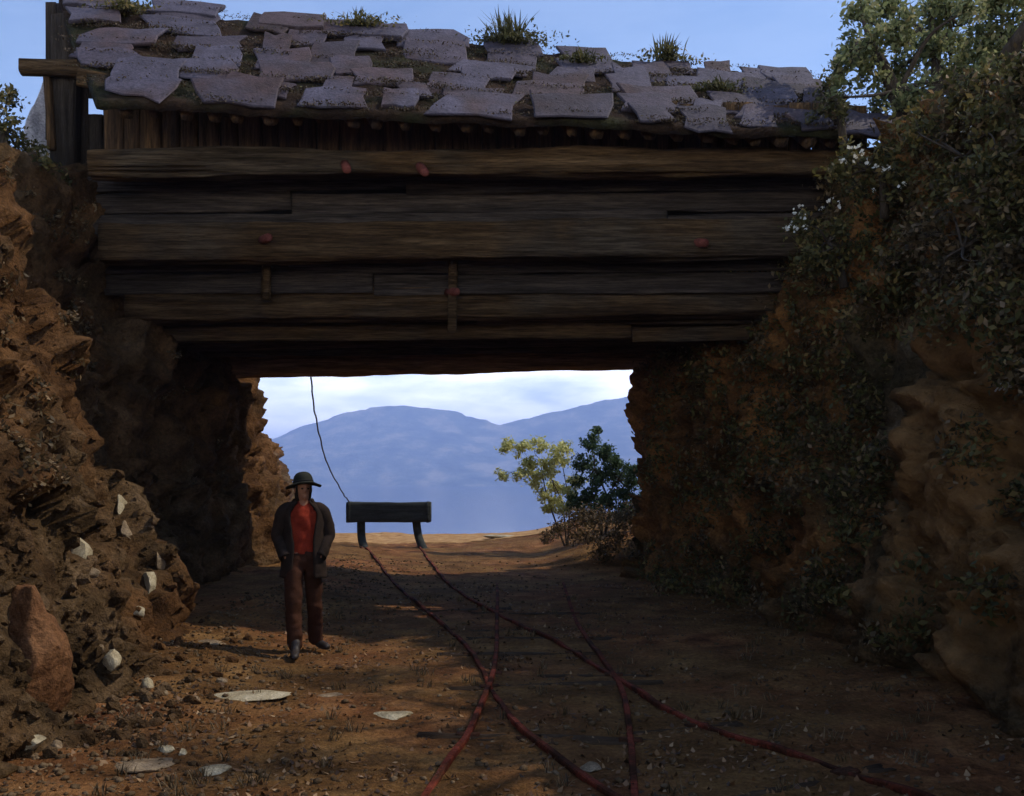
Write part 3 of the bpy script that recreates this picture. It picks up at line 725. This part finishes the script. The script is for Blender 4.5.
# hair: a cap at the back and sides, plus moustache and beard shadow
def ell_ring(cx_, cy_, z, a, b, n=28, t0=0, t1=2*math.pi, full=True, jit=0):
    return [Vector((cx_+a*math.sin(t0+(t1-t0)*k/(n if full else n-1)), cy_-b*math.cos(t0+(t1-t0)*k/(n if full else n-1)), z+jit*random.uniform(-1,1))) for k in range(n)]
rings = [ell_ring(0,-.005,z,a,b,24,R(62),R(298),False,.006) for z, a, b in ((1.43,.062,.075),(1.46,.078,.095),(1.52,.086,.102),(1.60,.086,.102))]
rings = [[hc+turn@(p-hc) for p in rg] for rg in rings]
v, f = loft(rings, False, False); o = mpart('hair', v, f, M['hair'])
md = o.modifiers.new('t','SOLIDIFY'); md.thickness = .014
# hat
hat_c = Vector((0,-.012,1.585)); tilt = Matrix.Rotation(R(-5),3,'Y')@Matrix.Rotation(R(-5),3,'X')
prf = [(.088,-.012),(.098,-.004),(.150,-.018),(.180,-.022),(.184,-.014),(.150,-.004),(.108,.010),(.102,.026),(.098,.050),(.088,.076),(.068,.098),(.040,.109),(.018,.112),(.001,.113)]
rings = []
for r_, z_ in prf:
    ring = []
    for k in range(36):
        a = 2*math.pi*k/36; dz = 0
        if r_ > .12: dz = (.016*math.cos(2*a)+.014*noise.noise(Vector((math.cos(a)*1.5,math.sin(a)*1.5,3))))*(r_-.1)/.08
        
        ring.append(hat_c+tilt@Vector((math.sin(a)*r_*.95, -math.cos(a)*r_*1.08, z_+dz)))
    rings.append(ring)
v, f = loft(rings, False); f.append(tuple(range(len(v)-36, len(v))))
hat = mpart('hat', v, f, M['hat'])
rings = [[hat_c+tilt@Vector((math.sin(2*math.pi*k/36)*r_*.95, -math.cos(2*math.pi*k/36)*r_*1.08, z_)) for k in range(36)] for r_, z_ in ((.1,.012),(.1065,.014),(.1055,.030),(.10,.032))]
v, f = loft(rings, False); mpart('hat_band', v, f, M['band'], hat)
# shirt
def tor(z, a, b, cy=.02): return ell_ring(0, cy, z, a, b, 32)
sh = [(.94,.150,.108),(1.0,.150,.108),(1.08,.142,.106),(1.16,.150,.112),(1.25,.160,.115),(1.32,.160,.105),(1.37,.120,.088),(1.40,.078,.074),(1.425,.064,.066)]
rings = []
for q in crom(sh, 4):
    rg = tor(*q)
    for p in rg:
        p += Vector((0,-1,0))*(.018*noise.noise(Vector((p.x*14,p.z*9,2)))+.011*noise.noise(Vector((p.x*30,p.z*22,7))))
    rings.append(rg)
v, f = loft(rings, True); mpart('shirt', v, f, M['shirt'])
# trousers
tn = ['wst','pel','hipR','knR','cuR','hipL','knL','cuL']
J['wst'] = (0,.02,1.03)
J['cuR'] = tuple(Vector(J['anR'])+Vector((-.002,.03,-.055))); J['cuL'] = tuple(Vector(J['anL'])+Vector((-.002,.02,-.055)))
v, e, r = chain([('wst','pel'),('pel','hipR'),('hipR','knR'),('knR','cuR'),('pel','hipL'),('hipL','knL'),('knL','cuL')], tn, [(.145,.108),(.148,.112),(.108,.108),(.083,.083),(.074,.078),(.108,.108),(.083,.083),(.074,.078)])
v, f = skin_mesh(v, e, r, 3, 1)
for p in v:
    p += Vector((.5,-1,0)).normalized()*(.020*noise.noise(Vector((p.x*8,p.y*6,p.z*11)))+.016*noise.noise(Vector((p.x*14+3,p.y*9,p.z*26))))
mpart('trousers', v, f, M['trousers'])
# boots
for s, an, ang in ((-1,'anR',R(-4)),(1,'anL',R(40))):
    a = Vector(J[an]); rot = Matrix.Rotation(ang,3,'Z')
    pts = [(0,.02,.10),(0,.02,.02),(0,.055,-.035),(0,-.06,-.045),(0,-.15,-.062),(0,-.20,-.068)]
    v, f = skin_mesh([a+rot@Vector(p) for p in pts], [(0,1),(1,2),(1,3),(3,4),(4,5)], [(.052,.055),(.050,.052),(.040,.042),(.046,.046),(.046,.036),(.030,.026)], 2, 1)
    for p in v: p.z = max(p.z, .004)
    mpart('boot', v, f, M['boot'])
# jacket: open-fronted shell with collar and two sleeves
jk = [(.72,.214,.170,31),(.80,.206,.162,30),(.92,.196,.150,28),(1.05,.185,.142,29),(1.16,.186,.142,34),(1.26,.196,.142,40),(1.33,.192,.130,38),(1.38,.150,.108,34),(1.41,.100,.092,36),(1.435,.086,.088,42),(1.45,.092,.096,48),(1.43,.108,.108,52),(1.40,.128,.112,54)]
rings = []
for q in crom(jk, 4):
    z, a, b, gp = q; g_ = R(gp)
    rg = ell_ring(0, .025, z, a, b, 44, g_, 2*math.pi-g_, False)
    for k, p in enumerate(rg):
        fl = smooth(1.15,.74,z)
        an = math.atan2(p.x, -(p.y-.025))
        w = 1+fl*.06*math.sin(an*5+1.3)+.05*noise.noise(Vector((p.x*7,p.y*7,z*9)))
        p.x *= w; p.y = .025+(p.y-.025)*w
        p.z += .02*noise.noise(Vector((p.x*6,p.y*6,1)))*fl
        q9 = .012*noise.noise(Vector((p.x*16,p.y*16,z*7+3)))+.008*noise.noise(Vector((p.x*34,p.y*34,z*13)))
        p.x += q9*math.sin(an); p.y -= q9*math.cos(an)
    rings.append(rg)
v, f = loft(rings, False, False)
jv, jf = list(v), list(f)
for s, a, b_, c in ((-1,'shR','elR','wrR'),(1,'shL','elL','wrL')):
    S, E, W = Vector(J[a]), Vector(J[b_]), Vector(J[c])
    pts = crom([S+Vector((-s*.07,0,.015)), S+Vector((s*.002,0,-.015)), S.lerp(E,.5)+Vector((s*.008,0,0)), E, E.lerp(W,.55), W+(W-E)*.04], 6)
    rr = [float(q[0]) for q in crom([(.060,),(.074,),(.066,),(.060,),(.054,),(.050,)], 6)]
    tv, tf = tube([Vector(q) for q in pts], rr, 16, False)
    for p in tv: p += Vector((noise.noise(p*9), noise.noise(p*9+Vector((4,0,0))), .3*noise.noise(p*15)))*.014+Vector((noise.noise(p*24),noise.noise(p*24+Vector((9,0,0))),0))*.009
    k = len(jv); jv += tv; jf += [tuple(i+k for i in q) for q in tf]
o = mpart('jacket', jv, jf, M['jacket'])
md = o.modifiers.new('t','SOLIDIFY'); md.thickness = .012; md.offset = 1
# face every man's-foot on the ground
man.scale = (.94,.96,1)
man.location.z = max(ground_at(-1.95,9.05,2), ground_at(-1.75,9.5,2))-.008

# ------------------------------------------------------------------ stones
def stone(px_, py_, w, h, lab, mat, name='stone', cat='stone', flat=False, seed=1, depth=None, group=None, grow=1.0, sub=3):
    p, n = hit(px_, py_)
    if p is None: return
    d = p.y; sx = w*d/FPX/2*1.18; sz = h*d/FPX/2*1.18
    if flat:   # lies on the ground: height of the pixel box is mostly its depth
        size = (sx, max(.10, sz*3.2), max(.03, sz*.55))
    else:
        size = (sx, max(sx, sz)*.75, sz)
    me = rock_mesh(size, seed, flat=.45 if flat else 0, sub=sub)
    o = crisp(link(name, me, mat, None, True)); o.location = p+Vector(n)*size[1]*.05-Vector((0,0,size[2]*.25 if flat else 0))
    o.rotation_euler = (0, random.uniform(-.25,.25) if not flat else 0, random.uniform(-.3,.3))
    tag(o, lab, cat, group or 'pale stones on the bank and the ground')
    return o
S = stone
S(121,507,11,26,'upright pale flake high on the rocky bank, topmost of the pale stones',M['pale'],seed=11)
S(127,533,10,24,'tan narrow stone just below the topmost pale flake on the bank',M['tanrock'],seed=12)
S(80,556,24,34,'broad pale slanted stone on the bank nearest the frame edge',M['pale'],seed=13)
S(92,572,16,14,'small tan stone under the broad slanted one on the bank',M['tanrock'],seed=14)
S(160,561,9,22,'thin upright tan stone above a wider one, closest to the bridge',M['tanrock'],seed=15)
S(150,584,13,28,'upright pale stone in the middle of the rocky bank',M['pale'],seed=16)
S(139,613,14,13,'round pale stone below the upright one on the bank',M['pale'],seed=17)
S(98,648,10,10,'tiny grey stone above the tilted pale stone low on the bank',M['tanrock'],seed=18)
S(113,662,16,28,'tilted pale stone low on the bank above the blocky one',M['pale'],seed=19)
S(149,688,14,19,'blocky pale stone at the foot of the rocky bank',M['pale'],seed=20)
S(163,694,9,9,'small grey stone touching the blocky one at the bank foot',M['tanrock'],seed=21)
S(222,681,10,10,'small tan stone standing alone above the long white slab',M['tanrock'],seed=22)
S(212,643,30,8,'flat tan stone on the ground at the end of the man\'s shadow',M['tanrock'],flat=True,seed=23)
S(246,697,92,13,'long flat whitish slab lying on the ground before the man',M['pale'],flat=True,seed=24)
S(187,700,22,9,'small flat grey stone at the end of the long white slab',M['tanrock'],flat=True,seed=25)
S(328,696,28,6,'thin flat tan stone in line with the long white slab',M['tanrock'],flat=True,seed=26)
S(393,715,38,9,'flat oval pale stone lying alone beside the red rail',M['pale'],flat=True,seed=27)
S(34,743,24,15,'rounded pale stone below the big rusty boulder',M['pale'],seed=28)
S(56,746,13,11,'small grey stone beside the rounded pale one below the boulder',M['tanrock'],seed=29)
S(142,764,54,16,'wide flat tan slab in front at the bottom of the picture',M['tanrock'],flat=True,seed=30)
S(167,750,17,12,'larger round pale stone behind the wide flat tan slab',M['pale'],seed=31)
S(183,754,13,10,'smaller round pale stone behind the wide flat tan slab',M['pale'],seed=32)
S(215,771,36,9,'flat pale stone just right of the wide flat tan slab',M['pale'],flat=True,seed=33)
S(590,768,20,8,'dull grey stone between the two red rails',M['tanrock'],flat=True,seed=34)
S(505,537,54,7,'low pale stone ledge at the sunny end of the ground',M['pale'],name='stone_ledge',cat='ledge',flat=True,seed=35)
S(30,652,88,118,'big rusty brown boulder leaning against the bank at the frame edge',M['redrock'],name='boulder',cat='boulder',seed=52,group='boulders at the foot of the banks',sub=5)
# pale broken rock standing beside the corner post
p = P(38,158,13.0)
me = rock_mesh((.30,.24,1.15), 47, sub=4, cuts=14, rough=.08); o = crisp(link('rock', me, M['lilac'], None, True)); o.location = p
tag(o, 'pale grey jagged rock on the bank top beside the bridge corner post', 'rock')
# loose gravel on the floor: one object
mb = MB(); rr = random.Random(3)
bases = []
for k in range(6):
    me = rock_mesh((1,.8,.55), 60+k, sub=1, cuts=5, rough=.1); bases.append(([Vector(q.co) for q in me.vertices], [tuple(q.vertices) for q in me.polygons])); bpy.data.meshes.remove(me)
for i in range(5200):
    y = 4.9+rr.random()**1.6*15; x = rr.uniform(-3.4,3.3)
    if rr.random() < .5: x = -3.3+abs(rr.gauss(0,1.0))
    s = rr.choice([.008,.012,.016,.02,.03])*rr.uniform(.7,1.4)
    bv_, bf_ = bases[i%6]; a = rr.uniform(0,6.28); ca, sa = math.cos(a), math.sin(a); z = ground_z(x,y)
    mb.add([Vector((x+(q.x*ca-q.y*sa)*s, y+(q.x*sa+q.y*ca)*s, z+q.z*s+s*.15)) for q in bv_], bf_)
tag(mb.build('gravel', M['gravel']), 'small loose gravel scattered over the trodden floor', 'gravel', kind='stuff')

mb = MB(); rg = np.random.default_rng(31)
for i in range(1500):
    px_, py_ = rg.uniform(-40,250), 200+560*rg.random()**.6
    p, n_ = hit(px_, py_)
    if p is None or p.y > 13 or p.x > -2.2: continue
    bv_, bf_ = bases[i%6]; s_ = (.018+.075*rg.random()**3); q_ = Vector(rg.normal(size=3)).normalized().to_track_quat('Z','Y').to_matrix()
    mb.add([p+q_@(q*s_)+n_*s_*.15 for q in bv_], bf_)
tag(mb.build('rubble', M['rock'], None, False), 'loose brown rubble lying all over the rocky bank', 'rubble', kind='stuff')

# ------------------------------------------------------------------ vegetation
def surface_points(n, rng, xr, yr, test):
    """random points on the banks seen from above/side: cast from the cutting axis outward"""
    out = []
    while len(out) < n:
        px_, py_ = rng.uniform(*xr), rng.uniform(*yr)
        if not test(px_, py_): continue
        p, nn = hit(px_, py_)
        if p is not None and p.y < 40: out.append((p, nn))
    return out

# undergrowth on the earthen bank: one mass
rng = np.random.default_rng(21); pts = []; pts2 = []
def dens(px_, py_):
    if px_ < 650: return False
    if px_ < 885 and 330 < py_ < 600 and noise.noise(Vector((px_*.018, py_*.018, 2))) > -.18: return True
    k = noise.noise(Vector((px_*.018, py_*.018, 2)))
    lim = 500+60*noise.noise(Vector((px_*.01,1,0)))-max(0,(px_-900))*.9
    if px_ > 880 and 320 < py_ < 660 and k < .42: return False
    return py_ < lim and k > -.35 or (k > .25 and py_ < 640)
for p, nn in surface_points(1350, rng, (650,1080), (62,640), dens):
    r_ = rng.uniform(.10,.24)
    (pts if rng.random() < .55 else pts2).append(clump_points(p+nn*r_*.4, (r_*1.2,r_,r_), 85, rng, 6))
tag(leaf_obj('undergrowth', np.concatenate(pts), .065, M['leaf_dark'], rng), 'dark leafy undergrowth covering the earthen bank', 'undergrowth', kind='stuff')
tag(leaf_obj('bracken', np.concatenate(pts2), .06, M['leaf_brown'], rng), 'brown withered bracken among the leaves on the earthen bank', 'bracken', kind='stuff')
# sparse scrub on the rocky bank
pts = []
def densl(px_, py_): return noise.noise(Vector((px_*.02, py_*.02, 7))) > .12
for p, nn in surface_points(90, rng, (-30,240), (130,480), densl):
    r_ = rng.uniform(.06,.15); pts.append(clump_points(p+nn*r_*.3, (r_*1.2,r_,r_), 55, rng, 5))
tag(leaf_obj('scrub', np.concatenate(pts), .05, M['leaf_brown'], rng), 'thin brown scrub clinging to the rocky bank', 'scrub', kind='stuff')
rg = np.random.default_rng(77); lp = []
for i in range(260):
    cy_ = 4.9+rg.random()**1.5*11; cx_ = rg.uniform(-3.2,3.2); n_ = int(rg.uniform(6,34)); sp_ = rg.uniform(.06,.3)
    for q in rg.normal(size=(n_,2))*(sp_,sp_*1.2):
        x_, y_ = cx_+q[0], cy_+q[1]; lp.append((x_, y_, ground_z(x_,y_)+.008))
tag(leaf_obj('fallen_leaves', np.array(lp), .042, M['litter'], rg, None, .55, 1.6), 'brown leaf litter strewn over the trodden floor', 'leaf litter', kind='stuff')
# weeds on the floor
mb = MB(); rg = np.random.default_rng(8)
for i in range(110):
    y = 5.2+rg.random()**1.4*9; x = rg.uniform(-3,3)
    t = tuft((x,y,ground_z(x,y)-.01), 16, .09, .09, rg, .0035); mb.add(t.v, t.f)
tag(mb.build('dry_weeds', M['leaf_brown'], None, False), 'dry brown weeds sprouting from the trodden floor', 'weeds', kind='stuff')

def tree(name, lab, base, limbs, clumps, leafm, size, nleaf, seed, cat='tree', group=None, r0=.1, extra=None, tight=.42):
    rng = np.random.default_rng(seed); base = Vector(base)
    root = tag(empty(name, base), lab, cat, group)
    mb = MB()
    for c, r_ in clumps:
        c = Vector(c); l = min(limbs, key=lambda q: (Vector(q)-c).length) if limbs else base
        l = Vector(l); mid = l.lerp(c,.5)+Vector(rng.normal(size=3)*.08)
        mb.add(*tube([Vector(q) for q in crom([l,mid,c],5)], np.linspace(r0*.28,r0*.06,11), 5))
        for k in range(3):
            t = c+Vector(rng.normal(size=3)*np.array(r_)*.6)
            mb.add(*tube([Vector(q) for q in crom([mid.lerp(c,.6),(mid.lerp(t,.7)),t],3)], np.linspace(r0*.10,r0*.03,7), 4))
    for l in limbs:
        l = Vector(l); mid = base.lerp(l,.5)+Vector(rng.normal(size=3)*.12); mid.z += .1
        mb.add(*tube([Vector(q) for q in crom([base-Vector((0,0,.2)),mid,l],6)], np.linspace(r0,r0*.3,13), 7))
    mb.build('trunk', M['bark'], root)
    pts = [clump_points(c, r_, int(nleaf*rng.uniform(.75,1.25)*(np.mean(r_)/.2)**1.6*(.16 if np.mean(r_) > .34 and size < .08 else 1)), rng, 8, tight) for c, r_ in clumps]
    leaf_obj('crown', np.concatenate(pts), size, leafm, rng, root)
    return root
rr = random.Random(12)
# large tree over the bank
cl = []
for px_, py_, r_ in [(862,12,15),(885,2,16),(852,48,14),(880,42,18),(905,28,15),(868,75,14),(842,62,10),(895,70,16),(932,20,16),(945,8,14),(925,52,17),(955,42,17),(985,48,15),(1005,44,14),(1022,60,18),(975,75,18),(1000,88,20),(945,85,20),(915,95,18),(885,98,12),(838,82,9),(1040,30,20),(1060,70,26),(1090,20,28),(1050,100,28),(960,110,18),(1010,118,20),(830,98,8),(875,-25,18),(930,-30,22),(1000,0,14)]:
    d = rr.uniform(10.9,12.4); cl.append((P(px_,py_,d), (r_*d/FPX*1.15, r_*d/FPX*1.5, r_*d/FPX)))
for px_, py_, r_ in [(985,20,16),(970,8,14),(1015,12,18),(1030,45,20),(985,70,18),(965,60,14),(1035,110,24),(990,100,18)]:
    d = rr.uniform(10.6,11.8); cl.append((P(px_,py_,d), (r_*d/FPX*1.1, r_*d/FPX*1.4, r_*d/FPX)))
for i in range(34):   # unseen clumps added outside the frame to dapple shade over the cutting
    cl.append((Vector((rr.gauss(7.2,1.1), rr.gauss(7.4,1.5), rr.gauss(8.5,.8))), (rr.uniform(.35,.55),)*3))
base = Vector((4.9,11.6,5.1))
tree('tree', 'airy grey green tree leaning over the bank at the low end of the roof', base, [P(870,40,11.5),P(935,40,11.8),P(1000,60,11.6),P(1060,50,11.6),P(900,90,11.2),Vector((6.3,9.6,7.6)),Vector((6.8,7.6,8.0)),Vector((7.6,6.6,8.4))], cl, M['leaf_tree'], .07, 480, 5, r0=.13)  # last limbs are added to carry the unseen shading clumps
# yellow tree and green bush beyond the bridge
cl = []
for px_, py_, r_ in [(508,446,9),(522,449,10),(540,446,10),(556,452,10),(566,448,8),(504,476,8),(520,474,10),(536,478,11),(550,470,12),(560,462,9),(545,495,9),(556,488,9),(570,494,9),(530,462,9),(575,480,8),(560,506,10),(548,508,8),(572,506,9),(556,500,8)]:
    d = rr.uniform(21.6,22.4); cl.append((P(px_,py_,d), (r_*d/FPX, r_*d/FPX*1.3, r_*d/FPX*.8)))
tree('tree', 'small yellow leaved tree at the edge of the lake view', (1.22,22.0,ground_at(1.22,22.0)), [P(552,480,22),P(540,460,22),P(562,462,22)], cl, M['leaf_yellow'], .085, 260, 6, r0=.025, tight=.36)
cl = []
for px_, py_, r_ in [(592,442,10),(585,462,11),(604,452,9),(614,462,11),(600,476,13),(622,478,12),(636,468,9),(632,490,12),(580,480,9),(588,496,12),(608,500,14),(574,502,9),(640,506,13),(622,512,14),(592,515,13),(596,430,5),(650,492,10)]:
    d = rr.uniform(20.9,21.8); cl.append((P(px_,py_,d), (r_*d/FPX, r_*d/FPX*1.3, r_*d/FPX*.85)))
tree('bush', 'dark green bush beside the small yellow tree', (1.95,21.4,ground_at(1.95,21.4)), [P(595,470,21.3),P(618,480,21.3),P(600,500,21.3)], cl, M['leaf_green'], .075, 520, 7, cat='bush', r0=.04, tight=.38)
# brown scrub under them
cl = []
for px_, py_, r_ in [(575,517,13),(600,520,15),(630,515,16),(655,510,16),(560,528,10),(585,535,14),(615,535,16),(650,532,18),(680,530,16),(640,550,16),(670,552,16),(605,552,12),(662,492,12),(700,548,16),(548,536,8)]:
    d = rr.uniform(18.3,19.6); cl.append((P(px_,py_,d), (r_*d/FPX*1.2, r_*d/FPX*1.3, r_*d/FPX*.8)))
tree('bush', 'low dark brown bush under the green one at the passage end', (2.3,19.9,ground_at(2.3,19.9)), [P(600,540,19.2),P(645,535,19.2)], cl, M['leaf_brown'], .06, 300, 8, cat='bush', r0=.04)
# shrub at the frame edge on the rocky bank
cl = []
for px_, py_, r_ in [(5,100,12),(-15,110,20),(14,125,12),(30,145,12),(0,140,20),(-30,130,24),(45,158,10),(10,92,6),(60,175,12),(20,170,16)]:
    d = rr.uniform(10.9,11.8); cl.append((P(px_,py_,d), (r_*d/FPX, r_*d/FPX*1.2, r_*d/FPX)))
tree('shrub', 'dark green shrub on the rocky bank beside the bridge corner', (-5.7,11.4,5.0), [P(5,130,11.4),P(-20,120,11.4)], cl, M['leaf_dark'], .06, 260, 9, cat='shrub', r0=.05)
# shrubs on the earthen bank
def bush_at(lab, spec, dd, leafm, seed, n=300, size=.06, group='shrubs on the earthen bank'):
    cl = []
    for px_, py_, r_ in spec:
        p, nn = hit(px_, py_); d = min(dd, p.y-.1) if p is not None else dd
        cl.append((P(px_,py_,d+rr.uniform(-.25,.25)), (r_*d/FPX, r_*d/FPX*1.1, r_*d/FPX)))
    c = sum((Vector(q[0]) for q in cl), Vector())/len(cl)
    return tree('shrub', lab, c+Vector((.25,.2,-.25)), [c], cl, leafm, size, n, seed, cat='shrub', group=group, r0=.05)
b1 = bush_at('yellowish shrub rooted where the low end of the roof meets the bank', [(822,92,9),(830,105,11),(815,112,9),(842,112,10),(826,80,6)], 10.9, M['leaf_grass'], 31, 330, .05)
b2 = bush_at('dark shrub with small white flowers hanging below the low roof end', [(850,155,16),(875,165,18),(835,175,14),(860,190,18),(890,150,14),(900,180,18)], 10.4, M['leaf_dark'], 32)
b3 = bush_at('dark shrub with white blossoms over the end of the long beams', [(800,225,15),(820,240,18),(842,228,15),(805,255,14),(835,262,16),(860,245,15)], 10.7, M['leaf_dark'], 33)
b4 = bush_at('brownish shrub halfway up the earthen bank by the frame edge', [(930,230,24),(960,250,24),(985,220,22),(945,280,20),(1000,260,22)], 8.8, M['leaf_brown'], 34)
b5 = bush_at('dark shrub spreading under the tree at the frame edge', [(940,140,20),(970,150,24),(1000,160,24),(1020,190,24),(960,180,20),(915,130,14)], 9.6, M['leaf_dark'], 35)
def flowers(root, spots, d, seed):
    rng = np.random.default_rng(seed); pts = []
    for px_, py_ in spots:
        c = P(px_, py_, d); pts.append(np.array(c)+rng.normal(size=(7,3))*.017)
    leaf_obj('blossoms', np.concatenate(pts), .032, M['petal'], rng, root, .8)
flowers(b2, [(843,160),(852,148),(858,146),(862,152),(855,157),(866,161),(876,166),(884,168),(890,167),(902,186),(874,190),(845,160)], 10.05, 1)
flowers(b3, [(788,229),(796,230),(806,228),(795,212),(800,206),(788,224),(822,208),(830,200),(838,204),(802,216)], 10.3, 2)
flowers(b5, [(965,130),(1008,170),(990,165),(1018,172),(978,160)], 9.2, 3)
# pale dry sprig at the frame edge
p, nn = hit(1012, 392)
root = tag(empty('dry_sprig', p), 'bleached dry sprig on the earthen bank at the frame edge', 'sprig')
mb = MB()
for i in range(9):
    a = P(996+i*3.4+rr.uniform(-1,1), 392-i*1.2+rr.uniform(-1,2), p.y-.10); b = a+Vector((rr.uniform(.10,.2), -.02, rr.uniform(.06,.16)))
    mb.add(*tube([p.lerp(b,.2)+Vector((.1,0,.05)) if False else b, a.lerp(b,.5)+Vector((0,0,.012)), a], [.004,.005,.007], 5))
mb.build('stems', M['drystem'], root)

# ------------------------------------------------------------------ light, sky, camera
AZ, ELV = R(6), R(49)     # sun: from the +x side, slightly beyond the bridge
to_sun = Vector((math.cos(ELV)*math.cos(AZ), math.cos(ELV)*math.sin(AZ), math.sin(ELV)))
sl = bpy.data.lights.new('sun', 'SUN'); sl.energy = 2.05; sl.angle = R(.5); sl.color = (1,.90,.76)
so = bpy.data.objects.new('sun', sl); COL.objects.link(so); so.rotation_euler = (-to_sun).to_track_quat('-Z','Y').to_euler()
w = bpy.data.worlds.new('World'); scene.world = w; w.use_nodes = True
nt = w.node_tree; bg = nt.nodes['Background']; N, L = nt.nodes.new, nt.links.new
sky = N('ShaderNodeTexSky'); sky.sky_type = 'NISHITA'; sky.sun_disc = False; sky.sun_elevation = ELV; sky.sun_rotation = math.pi/2-AZ
sky.air_density = .9; sky.dust_density = .6; sky.ozone_density = 4.5
tc = N('ShaderNodeTexCoord'); mp = N('ShaderNodeMapping'); mp.inputs['Scale'].default_value = (3,3,11); L(tc.outputs['Generated'], mp.inputs[0])
cn = N('ShaderNodeTexNoise'); cn.inputs['Scale'].default_value = 2.2; cn.inputs['Detail'].default_value = 7; cn.inputs['Roughness'].default_value = .55; L(mp.outputs[0], cn.inputs['Vector'])
cr = ramp(nt, [(.22,(0,0,0)),(.56,(1,1,1))]); L(cn.outputs['Fac'], cr.inputs[0])
sx = N('ShaderNodeSeparateXYZ'); L(tc.outputs['Generated'], sx.inputs[0])
hr = ramp(nt, [(.0,(1,1,1)),(.10,(.85,.85,.85)),(.22,(.03,.03,.03)),(1,(.0,.0,.0))]); L(sx.outputs['Z'], hr.inputs[0])
mu = N('ShaderNodeMath'); mu.operation = 'MULTIPLY'; L(cr.outputs[0], mu.inputs[0]); L(hr.outputs[0], mu.inputs[1])
mx = N('ShaderNodeMix'); mx.data_type = 'RGBA'; L(mu.outputs[0], mx.inputs[0]); L(sky.outputs[0], mx.inputs[6]); mx.inputs[7].default_value = (19.0,18.8,18.8,1)
L(mx.outputs[2], bg.inputs['Color']); bg.inputs['Strength'].default_value = .118

cam = bpy.data.cameras.new('camera'); co = bpy.data.objects.new('camera', cam); COL.objects.link(co)
co.location = (0,0,EYE); co.rotation_euler = (R(90),0,0); cam.sensor_width = 36; cam.lens = FPX/1024*36; cam.shift_y = (HOR-398)/1024
cam.clip_end = 30000; cam.clip_start = .05
scene.camera = co
vs = scene.view_settings; vs.view_transform = 'Standard'; vs.look = 'None'; vs.exposure = 0.74; vs.gamma = 1; vs.use_curve_mapping = False
scene.cycles.max_bounces = 8; scene.cycles.diffuse_bounces = 6; scene.cycles.transparent_max_bounces = 8; scene.cycles.volume_bounces = 2
scene.cycles.use_denoising = True
